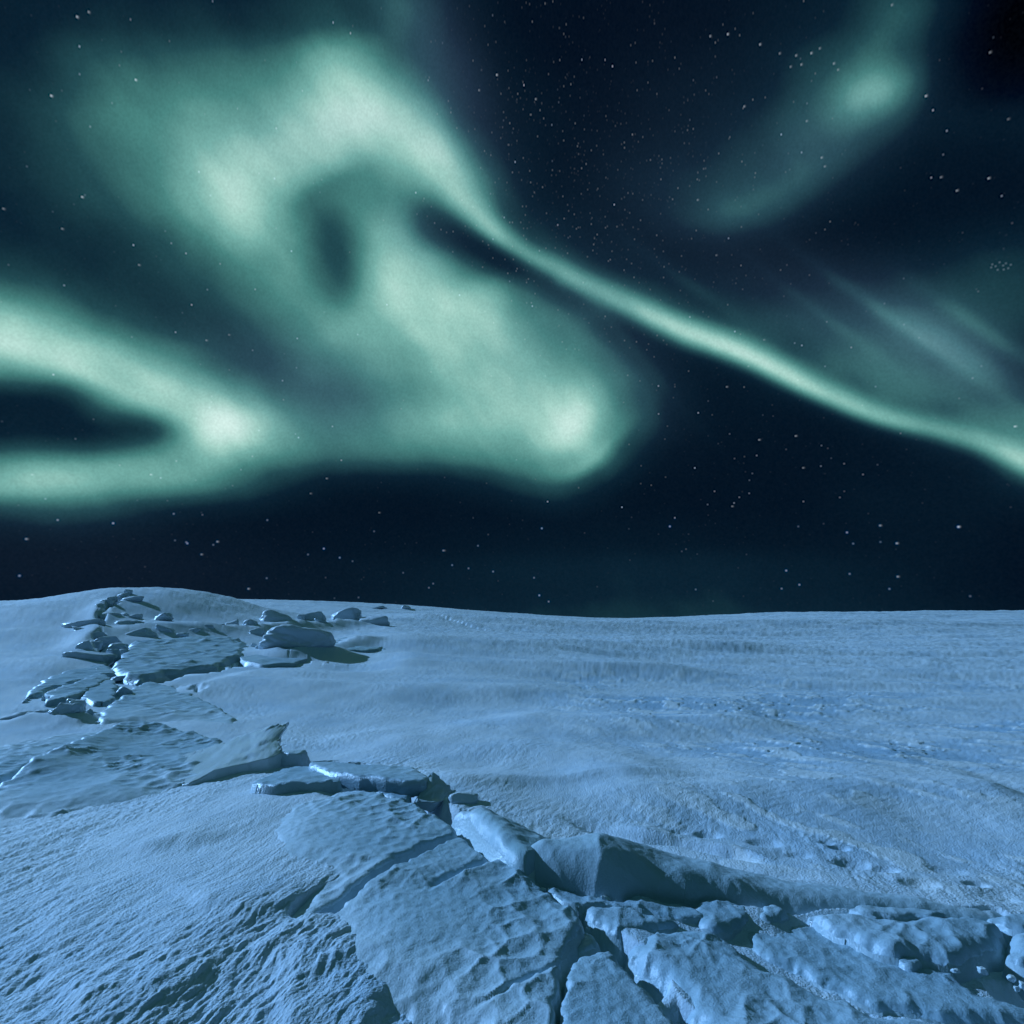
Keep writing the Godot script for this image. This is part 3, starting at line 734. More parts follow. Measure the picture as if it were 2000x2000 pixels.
func snow_field() -> void:
	var angles := PackedFloat32Array()
	var a := -180.0
	while a < 180.0:
		angles.append(deg_to_rad(a))
		var off := absf(a)
		a += 0.085 if off < 42.0 else (0.085 + (off - 42.0) * 0.05)
	angles.append(deg_to_rad(180.0))
	var radii := PackedFloat32Array([0.0, 0.6, 1.2, 1.7, 2.1])
	var r := 2.4
	while r < 300.0:
		radii.append(r)
		# about one and a half pixels, by how steeply the ground is looked down on
		var slope := maxf((1.65 + (0.12 if r > 20.0 else 0.0) * (r - 20.0) * 0.25) / r, 0.045)
		r += clampf(r * 0.0015 / slope, 0.009, 0.7 if r < 125.0 else 8.0)
	var na := angles.size()
	var nr := radii.size()
	var v := PackedVector3Array()
	var cols := PackedColorArray()
	v.resize(na * nr)
	cols.resize(na * nr)
	for i in na:
		var sx := sin(angles[i])
		var sz := cos(angles[i])
		for j in nr:
			var x := sx * radii[j]
			var d := sz * radii[j]
			v[i * nr + j] = Vector3(x, snow_h(x, d) - zone_drop(x, d), -d)
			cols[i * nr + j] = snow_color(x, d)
	var normals := PackedVector3Array()
	normals.resize(na * nr)
	var index := PackedInt32Array()
	index.resize((na - 1) * (nr - 1) * 6)
	var at := 0
	for i in na:
		var i0 := maxi(i - 1, 0)
		var i1 := mini(i + 1, na - 1)
		for j in nr:
			var j0 := maxi(j - 1, 0)
			var j1 := mini(j + 1, nr - 1)
			var n := (v[i * nr + j1] - v[i * nr + j0]).cross(v[i0 * nr + j] - v[i1 * nr + j])
			normals[i * nr + j] = n.normalized() if n.length_squared() > 1e-14 else Vector3.UP
			if i < na - 1 and j < nr - 1:
				var k := i * nr + j
				index[at] = k
				index[at + 1] = k + 1
				index[at + 2] = k + nr + 1
				index[at + 3] = k
				index[at + 4] = k + nr + 1
				index[at + 5] = k + nr
				at += 6
	if normals[nr + 40].y < 0.0:
		for k in normals.size():
			normals[k] = -normals[k]
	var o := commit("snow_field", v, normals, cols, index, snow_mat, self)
	o.set_meta("kind", "structure")
	o.set_meta("label", "wind-rippled blue snow covering the frozen plain and hill")


func commit(called: String, v: PackedVector3Array, n: PackedVector3Array, c: PackedColorArray, index: PackedInt32Array, m: Material, parent: Node) -> MeshInstance3D:
	var arrays := []
	arrays.resize(Mesh.ARRAY_MAX)
	arrays[Mesh.ARRAY_VERTEX] = v
	arrays[Mesh.ARRAY_NORMAL] = n
	arrays[Mesh.ARRAY_COLOR] = c
	arrays[Mesh.ARRAY_INDEX] = index
	var mesh := ArrayMesh.new()
	mesh.add_surface_from_arrays(Mesh.PRIMITIVE_TRIANGLES, arrays)
	mesh.surface_set_material(0, m)
	var o := MeshInstance3D.new()
	o.mesh = mesh
	o.name = called
	if parent == self:
		var count: int = names.get(called, 0)
		names[called] = count + 1
		if count > 0:
			o.name = "%s_%03d" % [called, count]
	parent.add_child(o, true)
	return o


func tag(o: Node, label: String, category: String, group := "") -> void:
	o.set_meta("label", label)
	o.set_meta("category", category)
	if group:
		o.set_meta("group", group)


# ---------------------------------------------------------------- plates of ice: an outline with broken edges, a scalloped top and walls
func scallop(x: float, d: float, f: float) -> float:
	# hollows with thin sharp rims, longer along the wind than across it
	var u := (x * 0.96 - d * 0.28) * f
	var w := (d * 0.96 + x * 0.28) * f * 0.72
	var a := cell_n.get_noise_2d(u, w) + 1.0
	var rim := exp(-9.0 * maxf(0.0, rim_n.get_noise_2d(u, w) + 1.0))
	var part := smoothstep(-0.25, 0.3, noise_a.get_noise_2d(x * 150.0, d * 90.0 + 300.0))
	var b := cell_n.get_noise_2d(u * 1.9 + 31.0, w * 1.9) + 1.0
	return a * sqrt(a) * 0.95 + rim * 0.28 * part + 0.28 * b * b


func plate(called: String, label: String, category: String, list: Array, o: Dictionary) -> void:
	var poly := points(list)
	var mid := Vector2.ZERO
	for p in poly:
		mid += p / poly.size()
	var dist := maxf(2.5, mid.length())
	var h: float = o.get("cell", clampf(dist * 0.0027, 0.0105, 0.1))
	var jag: float = o.get("jag", clampf(dist * 0.004, 0.015, 0.08))
	var bevel: float = o.get("bevel", 0.03)
	var off: float = o.get("off", 0.03)
	var sa: float = o.get("scallop", 0.022)
	var sf: float = o.get("freq", 5.5)
	var lift: float = o.get("lift", 0.0)
	var lw: float = o.get("liftw", 0.4)
	var flare: float = o.get("flare", 0.05)
	var thick: float = o.get("thick", 0.5)
	var gx: float = o.get("gx", 0.0)
	var gd: float = o.get("gd", 0.0)
	var frost: float = o.get("frost", 0.6)
	var flat: bool = o.get("flat", false)
	var under: bool = o.get("under", false)
	var bumps: Array = []                       # height, width and line: the top rises or sinks near the line
	for b in o.get("bumps", []):
		bumps.append([b[0], b[1], points(b.slice(2))])
	var grooves: Array = o.get("grooves", [])
	var y0 := base_h(mid.x, mid.y)
	var field := polygon_field(poly, clampf(h * 3.0, 0.05, 0.3), maxf(0.3, jag * 3.0))
	var lo: Vector2 = field.lo
	var hi: Vector2 = field.hi
	var nx := int((hi.x - lo.x) / h) + 1
	var ny := int((hi.y - lo.y) / h) + 1
	var s := PackedFloat32Array()
	var y := PackedFloat32Array()
	var fr := PackedFloat32Array()
	s.resize(nx * ny)
	y.resize(nx * ny)
	fr.resize(nx * ny)
	var jf: float = o.get("jf", 0.35 / jag)
	var hf: float = o.get("hf", 0.35)
	for j in ny:
		for i in nx:
			var x := lo.x + i * h
			var d := lo.y + j * h
			var sd := field_at(field, x, d)
			if sd > -jag * 3.0 and sd < jag * 4.0 + 0.05:
				sd += jag * (1.3 * noise_b.get_noise_2d(x * jf * 3.0, d * jf * 3.0) + hf * noise_b.get_noise_2d(x * jf * 11.0, d * jf * 11.0))
			var at := j * nx + i
			s[at] = sd
			if sd < -h * 2.5:
				continue
			var e := maxf(sd, 0.0)
			var top := (y0 if flat else base_h(x, d)) + off + gx * (x - mid.x) + gd * (d - mid.y)
			if lift != 0.0:
				top += lift * exp(-e / lw)
			var rough := 0.2 + 1.2 * smoothstep(-0.4, 0.4, noise_a.get_noise_2d(x * 70.0, d * 70.0))
			var hollow := scallop(x, d, sf)
			top += sa * rough * (hollow - 0.35)
			top += sa * 0.5 * noise_a.get_noise_2d(x * 130.0, d * 130.0) + 0.0045 * noise_s.get_noise_2d(x * 13.0, d * 9.0)
			var drifted := 0.0
			for b in bumps:
				var q: float = line_at(b[2], Vector2(x, d)).x / b[1] + 0.35 * noise_a.get_noise_2d(x * 60.0 + 20.0, d * 60.0)
				top += b[0] * exp(-q * absf(q))
				if b[0] < 0.0:
					drifted = maxf(drifted, exp(-0.3 * q * absf(q)))      # snow has blown over the plate where it dips under
			for g in grooves:
				top += groove_at(g, x, d)
			if bevel > 0.0 and e < bevel:
				var q := 1.0 - e / bevel
				top -= bevel * (1.0 - sqrt(maxf(0.0, 1.0 - q * q * 0.94)))
			y[at] = top
			fr[at] = frost * (0.75 + 0.5 * noise_a.get_noise_2d(x * 90.0 + 70.0, d * 90.0)) + 0.25 * (hollow - 0.35) + 1.1 * minf(drifted, 1.0)
	var v := PackedVector3Array()
	var n := PackedVector3Array()
	var c := PackedColorArray()
	var index := PackedInt32Array()
	var own := PackedInt32Array()
	own.resize(nx * ny)
	own.fill(-1)
	var bare: Color = o.get("bare", Color(0.32, 0.49, 0.60))
	var white := Color(0.62, 0.75, 0.84)
	for j in range(1, ny - 1):
		for i in range(1, nx - 1):
			var at := j * nx + i
			if s[at] <= 0.0:
				continue
			own[at] = v.size()
			v.append(Vector3(lo.x + i * h, y[at], -(lo.y + j * h)))
			n.append(top_normal(y, s, at, nx, h))
			c.append(bare.lerp(white, clampf(fr[at], 0.0, 1.0)).lerp(Color(0.78, 0.85, 0.91), clampf(fr[at] - 0.8, 0.0, 1.0)))
	var cross := {}
	var walls := {}
	var wv := PackedVector3Array()
	var wn := PackedVector3Array()
	var wc := PackedColorArray()
	var wi := PackedInt32Array()
	var corner := [Vector2i(0, 1), Vector2i(1, 1), Vector2i(1, 0), Vector2i(0, 0)]   # clockwise from above: the far side comes first
	var levels: int = 5 if dist < 7.5 else 3
	for j in range(1, ny - 2):
		for i in range(1, nx - 2):
			var ids := PackedInt32Array()
			var leave := -1
			var enter := -1
			for k in 4:
				var a: Vector2i = Vector2i(i, j) + corner[k]
				var b: Vector2i = Vector2i(i, j) + corner[(k + 1) % 4]
				var ia := a.y * nx + a.x
				var ib := b.y * nx + b.x
				if s[ia] > 0.0:
					ids.append(own[ia])
				if (s[ia] > 0.0) != (s[ib] > 0.0):
					var key := mini(ia, ib) * 2 + (1 if a.y != b.y else 0)
					if not cross.has(key):
						var t := s[ia] / (s[ia] - s[ib])
						cross[key] = v.size()
						var inner := ia if s[ia] > 0.0 else ib
						var outer := ib if s[ia] > 0.0 else ia
						var ti := t if s[ia] > 0.0 else 1.0 - t
						var yy := lerpf(y[inner], y[outer], ti)
						v.append(Vector3(lo.x + lerpf(a.x, b.x, t) * h, yy, -(lo.y + lerpf(a.y, b.y, t) * h)))
						var cx := lo.x + lerpf(a.x, b.x, t) * h
						var cd := lo.y + lerpf(a.y, b.y, t) * h
						var away := Vector3(field_at(field, cx - 0.14, cd) - field_at(field, cx + 0.14, cd), 0.0, field_at(field, cx, cd + 0.14) - field_at(field, cx, cd - 0.14))
						away = away.normalized() if away.length_squared() > 1e-12 else Vector3.RIGHT
						n.append((top_normal(y, s, inner, nx, h) + away * 0.6).normalized())
						c.append(bare.lerp(white, clampf(fr[inner], 0.0, 1.0)))
						walls[key] = away
					ids.append(cross[key])
					if s[ia] > 0.0:
						leave = key
					else:
						enter = key
			for k in range(1, ids.size() - 1):
				index.append(ids[0])
				index.append(ids[k])
				index.append(ids[k + 1])
			if leave >= 0 and enter >= 0:
				wall_quad(v, wv, wn, wc, wi, cross, walls, leave, enter, levels, thick, flare, bare)
	if under:
		var first := wv.size()
		for k in v.size():
			wv.append(v[k] - Vector3(0, thick, 0))
			wn.append(-n[k])
			wc.append(bare)
		for k in range(0, index.size(), 3):
			wi.append(index[k] + first)
			wi.append(index[k + 2] + first)
			wi.append(index[k + 1] + first)
	var root := base_node(called, Vector3(mid.x, y0, -mid.y))
	tag(root, label, category, o.get("group", ""))
	for k in v.size():
		v[k] -= root.position
	for k in wv.size():
		wv[k] -= root.position
	commit("frosted_top", v, n, c, index, ice_mat, root)
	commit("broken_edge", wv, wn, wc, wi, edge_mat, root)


func base_node(called: String, at: Vector3) -> Node3D:
	var o := Node3D.new()
	var count: int = names.get(called, 0)
	names[called] = count + 1
	o.name = called if count == 0 else "%s_%03d" % [called, count]
	o.position = at
	add_child(o, true)
	return o


func groove_at(g: Array, x: float, d: float) -> float:
	# width, depth, step of the far side, then the points of the line
	var best := 1e9
	var side := 0.0
	var along := 0.0
	var p := Vector2(x, d)
	var n := (g.size() - 3) / 2 - 1
	for k in n:
		var a := Vector2(g[3 + k * 2], g[4 + k * 2])
		var e := Vector2(g[5 + k * 2], g[6 + k * 2]) - a
		var q := p - a
		var t := clampf(q.dot(e) / e.length_squared(), 0.0, 1.0)
		var l := (q - e * t).length()
		if l < best:
			best = l
			side = e.cross(q)
			along = (k + t) / n
	var fade := 1.0 - smoothstep(0.35, 1.0, along)
	var w: float = g[0]
	var wob := best + 0.012 * noise_b.get_noise_2d(x * 120.0, d * 120.0)
	var out: float = -g[1] * fade * exp(-(wob / w) * (wob / w))
	out += g[2] * fade * exp(-best / 0.22) * smoothstep(-0.4, 0.4, signf(side) * best / w)
	return out


func top_normal(y: PackedFloat32Array, s: PackedFloat32Array, at: int, nx: int, h: float) -> Vector3:
	var yc := y[at]
	var l := y[at - 1] if s[at - 1] > -h * 2.5 else yc
	var r := y[at + 1] if s[at + 1] > -h * 2.5 else yc
	var b := y[at - nx] if s[at - nx] > -h * 2.5 else yc
	var f := y[at + nx] if s[at + nx] > -h * 2.5 else yc
	return Vector3(l - r, 2.0 * h, f - b).normalized()


func wall_column(v: PackedVector3Array, n: PackedVector3Array, c: PackedColorArray, top: Vector3, away: Vector3, levels: int, thick: float, flare: float, bare: Color) -> int:
	var first := v.size()
	for k in levels + 1:
		var t := float(k) / levels
		var bulge := sin(t * PI) * 0.03 + (0.035 * noise_b.get_noise_3d(top.x * 14.0, t * thick * 30.0, top.z * 14.0) if k > 0 else 0.0)
		v.append(top + Vector3(0, -thick * t, 0) + away * (flare * thick * t + bulge * minf(thick * 2.0, 1.0)))
		n.append((away + Vector3(0, 0.15 + flare + 0.2 * noise_b.get_noise_3d(top.x * 14.0, t * 20.0, top.z * 14.0), 0) + Vector3(0, 0.7 * (1.0 - t) * (1.0 - t) * (1.0 - t), 0)).normalized())
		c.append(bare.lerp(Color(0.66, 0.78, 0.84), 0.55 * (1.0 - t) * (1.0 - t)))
	return first


func wall_quad(v: PackedVector3Array, wv: PackedVector3Array, wn: PackedVector3Array, wc: PackedColorArray, wi: PackedInt32Array, cross: Dictionary, walls: Dictionary, a: int, b: int, levels: int, thick: float, flare: float, bare: Color) -> void:
	for key in [a, b]:
		if walls[key] is Vector3:
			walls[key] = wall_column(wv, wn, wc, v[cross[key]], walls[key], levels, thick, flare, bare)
	var wa: int = walls[a]
	var wb: int = walls[b]
	for k in levels:
		wi.append_array(PackedInt32Array([wb + k, wa + k, wa + k + 1, wb + k, wa + k + 1, wb + k + 1]))


# ---------------------------------------------------------------- blocks: rounded, broken lumps
func block(called: String, label: String, group: String, x: float, d: float, size: Vector3, turn: float, seed_: int, o := {}) -> void:
	var rng := RandomNumberGenerator.new()
	rng.seed = seed_ * 7919 + 13
	var planes: Array = []
	var many: int = o.get("planes", 9)
	for k in many:
		var dir := Vector3(rng.randfn(), rng.randfn() * 0.7, rng.randfn()).normalized()
		planes.append([dir, rng.randf_range(0.72, 1.0)])
	for dir in [Vector3.UP, Vector3.DOWN, Vector3.LEFT, Vector3.RIGHT, Vector3.FORWARD, Vector3.BACK]:
		planes.append([(dir + Vector3(rng.randfn(), rng.randfn(), rng.randfn()) * 0.14).normalized(), rng.randf_range(0.85, 1.0)])
	var sharp: float = o.get("sharp", 12.0)
	var rough: float = o.get("rough", 0.07)
	var res: int = o.get("res", 10)
	var v := PackedVector3Array()
	var frost := PackedFloat32Array()
	var found := {}
	var index := PackedInt32Array()
	var basis := Basis(Vector3.UP, turn) * Basis(Vector3.RIGHT, o.get("pitch", rng.randf_range(-0.2, 0.2))) * Basis(Vector3.BACK, o.get("roll", rng.randf_range(-0.2, 0.2)))
	for face in 6:
		var axis: Vector3 = [Vector3.RIGHT, Vector3.LEFT, Vector3.UP, Vector3.DOWN, Vector3.BACK, Vector3.FORWARD][face]
		var side := Vector3(axis.y, axis.z, axis.x)
		var other := axis.cross(side)
		var ids := PackedInt32Array()
		for j in res + 1:
			for i in res + 1:
				var u := tan((float(i) / res - 0.5) * PI * 0.5)
				var w := tan((float(j) / res - 0.5) * PI * 0.5)
				var dir := (axis + side * u + other * w).normalized()
				var key := Vector3i((dir * 4000.0).round())
				if not found.has(key):
					var sum := 0.0
					for p in planes:
						var q: float = dir.dot(p[0]) / p[1]
						if q > 0.0:
							sum += pow(q, sharp)
					var r := pow(sum, -1.0 / sharp)
					var big := noise_b.get_noise_3d(dir.x * 9.0 + seed_ * 31.0, dir.y * 9.0, dir.z * 9.0)
					var fine := noise_b.get_noise_3d(dir.x * 30.0, dir.y * 30.0 + seed_ * 17.0, dir.z * 30.0)
					r *= 1.0 + rough * 1.6 * big + rough * 0.6 * fine
					found[key] = v.size()
					v.append(basis * (dir * r * size * 0.5))
				ids.append(found[key])
		for j in res:
			for i in res:
				var k := j * (res + 1) + i
				index.append_array(PackedInt32Array([ids[k], ids[k + res + 2], ids[k + 1], ids[k], ids[k + res + 1], ids[k + res + 2]]))
	var n := PackedVector3Array()
	n.resize(v.size())
	for k in range(0, index.size(), 3):
		var g := (v[index[k + 1]] - v[index[k]]).cross(v[index[k + 2]] - v[index[k]])
		for m in 3:
			n[index[k + m]] += g
	var flip := 0.0
	for k in v.size():
		n[k] = n[k].normalized()
		flip += n[k].dot(v[k])
	if flip < 0.0:
		for k in v.size():
			n[k] = -n[k]
	else:
		for k in range(0, index.size(), 3):
			var swap := index[k + 1]
			index[k + 1] = index[k + 2]
			index[k + 2] = swap
	var c := PackedColorArray()
	var bare: Color = o.get("bare", Color(0.56, 0.71, 0.79))
	for k in v.size():
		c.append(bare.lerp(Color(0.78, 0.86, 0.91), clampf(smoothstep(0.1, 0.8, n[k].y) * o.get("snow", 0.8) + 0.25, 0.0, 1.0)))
	var where := Vector3(x, base_h(x, d) + size.y * 0.5 * o.get("rise", 0.3) + o.get("up", 0.0), -d)
	var m: Material = clear_mat if o.get("clear", false) else edge_mat
	if group != "" or o.get("snow", 0.8) < 0.35:
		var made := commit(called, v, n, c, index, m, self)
		made.position = where
		tag(made, label, "ice block" if called == "ice_block" else "ice chip", group)
		return
	var root := base_node(called, where)
	tag(root, label, "ice block", group)
	var body := PackedInt32Array()
	var cap := PackedInt32Array()
	for k in range(0, index.size(), 3):
		var p := v[index[k]]
		var up := n[index[k]].y + n[index[k + 1]].y + n[index[k + 2]].y + 0.5 * noise_b.get_noise_3d(p.x * 20.0 + seed_, p.y * 20.0, p.z * 20.0)
		(cap if up > 1.9 else body).append_array(PackedInt32Array([index[k], index[k + 1], index[k + 2]]))
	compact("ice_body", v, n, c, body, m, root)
	if cap.size() > 12:
		var white := PackedColorArray()
		white.resize(v.size())
		white.fill(Color(0.80, 0.87, 0.92))
		compact("snow_cap", v, n, white, cap, snow_mat, root)


func compact(called: String, v: PackedVector3Array, n: PackedVector3Array, c: PackedColorArray, index: PackedInt32Array, m: Material, parent: Node) -> void:
	var at := {}
	var v2 := PackedVector3Array()
	var n2 := PackedVector3Array()
	var c2 := PackedColorArray()
	var i2 := PackedInt32Array()
	for k in index:
		if not at.has(k):
			at[k] = v2.size()
			v2.append(v[k])
			n2.append(n[k])
			c2.append(c[k])
		i2.append(at[k])
	commit(called, v2, n2, c2, i2, m, parent)


# ---------------------------------------------------------------- an upturned sheet of ice over a net of 3D points, rows from the foot to the rim
func sheet(called: String, label: String, category: String, columns: int, list: Array, thick: float, rough: float, o := {}) -> void:
	var rows := list.size() / 3 / columns
	var net: Array = []
	for k in list.size() / 3:
		net.append(Vector3(list[k * 3], list[k * 3 + 1], list[k * 3 + 2]))
	var nu := (columns - 1) * 10 + 1
	var nv := (rows - 1) * 9 + 1
	var front := PackedVector3Array()
	for j in nv:
		var v: float = float(j) / (nv - 1) * (rows - 1)
		var r := mini(int(v), rows - 2)
		for i in nu:
			var u: float = float(i) / (nu - 1) * (columns - 1)
			var c := mini(int(u), columns - 2)
			var line: Array = []
			for rr in [maxi(r - 1, 0), r, r + 1, mini(r + 2, rows - 1)]:
				var q: Vector3 = net[rr * columns + c]
				line.append(q.cubic_interpolate(net[rr * columns + c + 1], net[rr * columns + maxi(c - 1, 0)], net[rr * columns + mini(c + 2, columns - 1)], u - c))
			var p: Vector3 = line[1]
			p = p.cubic_interpolate(line[2], line[0], line[3], v - r)
			var edge := minf(minf(u, columns - 1 - u), minf(rows - 1 - v, 1.0))
			p += Vector3(0.3, 0.6, 1.0) * rough * (noise_b.get_noise_3d(p.x * 40.0, p.y * 55.0, p.z * 30.0) + 0.5 * noise_b.get_noise_3d(p.x * 130.0, p.y * 150.0, p.z * 100.0))
			if edge < 0.2:
				p += Vector3(1, 0.7, 0) * rough * 1.6 * noise_b.get_noise_3d(p.x * 160.0, p.y * 160.0, p.z * 160.0)
			front.append(p)
	var v_all := front.duplicate()
	var away := (front[nu - 1] - front[0]).cross(front[(nv - 1) * nu] - front[0]).normalized()
	if away.z > 0.0:
		away = -away
	for k in front.size():
		var i := k % nu
		var j := k / nu
		var edge := minf(minf(i, nu - 1 - i) / 6.0, (nv - 1 - j) / 6.0)
		var t := thick * (0.3 + 0.7 * smoothstep(0.0, 1.0, edge)) * (1.0 - 0.55 * j / nv)
		v_all.append(front[k] + away * t + Vector3.UP * rough * 1.5 * noise_b.get_noise_3d(front[k].x * 60.0, front[k].y * 60.0, 5.0))
	var index := PackedInt32Array()
	var half := front.size()
	for j in nv - 1:
		for i in nu - 1:
			var k := j * nu + i
			index.append_array(PackedInt32Array([k, k + nu + 1, k + 1, k, k + nu, k + nu + 1]))
			index.append_array(PackedInt32Array([half + k, half + k + 1, half + k + nu + 1, half + k, half + k + nu + 1, half + k + nu]))
	var rim: Array = []
	for i in nu:
		rim.append(i)
	for j in range(1, nv):
		rim.append(j * nu + nu - 1)
	for i in range(nu - 2, -1, -1):
		rim.append((nv - 1) * nu + i)
	for j in range(nv - 2, -1, -1):
		rim.append(j * nu)
	for k in rim.size() - 1:
		var a: int = rim[k]
		var b: int = rim[k + 1]
		index.append_array(PackedInt32Array([a, b, b + half, a, b + half, a + half]))
	finish(called, label, category, v_all, index, o)


func finish(called: String, label: String, category: String, v: PackedVector3Array, index: PackedInt32Array, o: Dictionary) -> void:
	# smooth normals that point outwards, frost by height of the slope
	var n := PackedVector3Array()
	n.resize(v.size())
	var volume := 0.0
	for k in range(0, index.size(), 3):
		var a := v[index[k]]
		var g := (v[index[k + 1]] - a).cross(v[index[k + 2]] - a)
		volume += (a - v[0]).dot(g)
		for m in 3:
			n[index[k + m]] += g
	for k in v.size():
		n[k] = n[k].normalized() if volume > 0.0 else -n[k].normalized()
	if volume > 0.0:
		for k in range(0, index.size(), 3):
			var swap := index[k + 1]
			index[k + 1] = index[k + 2]
			index[k + 2] = swap
	var c := PackedColorArray()
	var bare: Color = o.get("bare", Color(0.50, 0.64, 0.68))
	for k in v.size():
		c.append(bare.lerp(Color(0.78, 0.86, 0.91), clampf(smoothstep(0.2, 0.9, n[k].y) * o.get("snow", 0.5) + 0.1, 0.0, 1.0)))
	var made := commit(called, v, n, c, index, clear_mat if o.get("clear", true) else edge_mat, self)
	tag(made, label, category, o.get("group", ""))


func broken_zones() -> void:
	drift(0.06, 1.2, 0.25, [-0.883, 6.774, -0.511, 7.053, 0, 7.331, 0.824, 7.574, 1.581, 7.789, 2.353, 8.106])
	drift(0.14, 1.8, 0.9, [0.717, 6.629, 1.513, 6.988, 2.652, 7.341, 4.077, 7.518, 4.847, 7.454, 5.329, 7.378])
	drift(0.26, 2.8, 1.4, [-7.455, 16.154, -6.566, 16.048, -4.71, 15.847, -2.928, 15.775, 0, 16.848, 2.695, 18.125])
	drift(0.08, 1.4, 0.5, [-3.022, 10.826, -2.11, 10.274, -0.689, 9.417, 0.96, 8.78, 2.064, 8.598])
	drift(0.18, 2.2, 1.1, [-0.952, 12.895, 0.446, 12.115, 2.183, 11.873, 4.068, 12.286, 5.367, 12.164])
	drift(0.8, 9.0, 4.5, [-9.68, 42.585, -5.697, 50.177, 0, 50.314, 12.965, 57.185, 31.767, 60.016, 49.55, 62.354])
	drift(0.5, 6.0, 3.0, [-7.179, 27.239, -3.306, 29.297, 1.204, 32.037, 9.86, 37.457, 18.018, 39.916])
	drift(0.34, 3.4, 1.8, [-5.536, 21.131, -1.61, 21.544, 2.536, 22.633, 7.351, 24.593])
	drift(0.3, 0.8, 0.7, [-14.832, 24.986, -13.93, 24.915, -12.882, 25.456, -11.747, 26.807, -10.637, 28.159, -9.485, 31.359, -7.981, 35.174, -6.376, 36.669])
	drift(0.26, 0.8, 0.7, [-8.77, 23.341, -7.31, 22.152, -6.445, 23.845, -6.039, 26.759, -4.927, 27.298])
	drift(0.28, 0.7, 0.6, [-17.496, 30.552, -16.893, 28.101, -16.03, 26.26, -14.506, 23.731, -13.284, 21.293, -12.575, 19.73])
	drift(0.14, 0.5, 0.4, [-8.365, 11.575, -7.832, 11.547, -7.38, 11.509, -6.968, 11.669])
	drift(-0.07, 0.07, 0.07, [0.429, 5.972, 0.736, 5.716, 1.016, 5.476, 1.38, 5.116, 1.677, 4.937, 2.115, 4.831])
	drift(-0.05, 0.06, 0.06, [0.349, 6.072, 0.637, 5.916, 1.01, 5.653, 1.324, 5.619, 1.671, 5.338, 1.922, 5.025])
	drift(0.06, 1.6, 0.6, [-17.357, 32.253, -16.148, 32.044, -14.957, 31.906, -14.096, 32.482])
	drift(0.05, 1.6, 0.6, [-17.019, 30.542, -15.748, 30.383, -14.347, 30.42, -13.475, 31.649])
	drift(0.05, 1.6, 0.6, [-16.359, 29.027, -15.271, 29.093, -14.052, 29.363])
	drift(0.05, 0.12, 0.05, [0.769, 5.955, 1.149, 5.74, 1.512, 5.578, 1.767, 5.398, 1.925, 5.214])
	drift(0.04, 0.6, 0.25, [-1.979, 3.085, -1.835, 3.189, -1.68, 3.262, -1.501, 3.261, -1.258, 3.169])
	drift(0.04, 0.6, 0.2, [-1.002, 3.063, -0.845, 3.095, -0.71, 3.066, -0.534, 3.02])
	drift(0.035, 0.5, 0.16, [-2.685, 5.026, -2.571, 5.218, -2.44, 5.331, -2.132, 5.148])
	drift(0.03, 0.5, 0.16, [-1.799, 4.01, -1.683, 4.13, -1.483, 4.064, -1.251, 3.89])
	drift(0.03, 0.5, 0.15, [-1.279, 3.678, -1.11, 3.633, -0.92, 3.5, -0.732, 3.421])
	drift(0.1, 2.0, 1.0, [-10.983, 14.771, -11.389, 16.248, -11.967, 18.383, -12.454, 19.772])
	drift(0.08, 2.0, 1.0, [-11.742, 15.759, -12.079, 16.853, -12.655, 18.575, -13.337, 20.417])
	zone(0.55, 0.14, [-2.439, 8.068, -2.14, 8.157, -1.736, 7.947, -1.119, 7.333, -0.598, 6.368, -0.291, 5.783, 0.038, 5.349, 0.569, 5.321, 1.104, 4.871, 1.594, 4.706, 2.113, 4.553, 2.517, 4.482, 2.957, 4.438, 2.797, 4.298, 2.267, 4.317, 1.708, 4.349, 1.467, 4.355, 1.05, 4.277, 0.598, 4.258, 0.361, 4.279, 0.215, 4.357, 0, 4.633, -0.248, 4.985, -0.461, 5.364, -0.758, 5.853, -1.012, 6.103, -1.381, 6.37, -1.783, 6.833])
	zone(0.5, 0.1, [0.33, 4.275, 0.483, 4.297, 0.543, 3.992, 0.623, 3.742, 0.701, 3.508, 0.78, 3.3, 0.832, 3.133, 0.881, 2.845, 0.718, 2.809, 0.605, 3.119, 0.519, 3.427, 0.449, 3.703, 0.399, 3.945, 0.338, 4.027])
	zone(0.5, 0.06, [0.431, 4.102, 0.483, 3.955, 0.391, 3.749, 0.313, 3.544, 0.264, 3.364, 0.234, 3.167, 0.197, 2.784, 0.097, 2.78, 0.129, 3.16, 0.157, 3.355, 0.193, 3.58, 0.253, 3.788, 0.315, 4.024])
	zone(0.5, 0.1, [-0.377, 5.543, -0.464, 5.399, -0.663, 5.158, -0.853, 4.837, -0.988, 4.506, -1.082, 4.267, -1.157, 4.081, -1.157, 3.973, -1.029, 4.074, -0.896, 4.244, -0.768, 4.524, -0.625, 4.883, -0.445, 5.196, -0.335, 5.218])
	zone(0.12, 0.5, [0.192, 4.398, 0.449, 4.264, 0.577, 4.121, 0.682, 3.78, 0.783, 3.448, 0.897, 3.136, 0.948, 2.819, 0, 2.696, -0.233, 2.878, -0.427, 3.127, -0.63, 3.385, -0.81, 3.646, -1.035, 3.897, -1.224, 3.971, -1.177, 4.183, -1.098, 4.439, -1.029, 4.822, -1.172, 5.447, -1.56, 6.012, -1.749, 6.71, -1.074, 6.201, -0.466, 5.423, -0.138, 4.853])
	zone(0.09, 0.4, [0.185, 4.374, 0.603, 4.294, 1.061, 4.322, 1.721, 4.38, 2.198, 4.471, 2.766, 4.385, 3.852, 4.398, 2.366, 2.723, 0.715, 2.675, 0.656, 3.777])
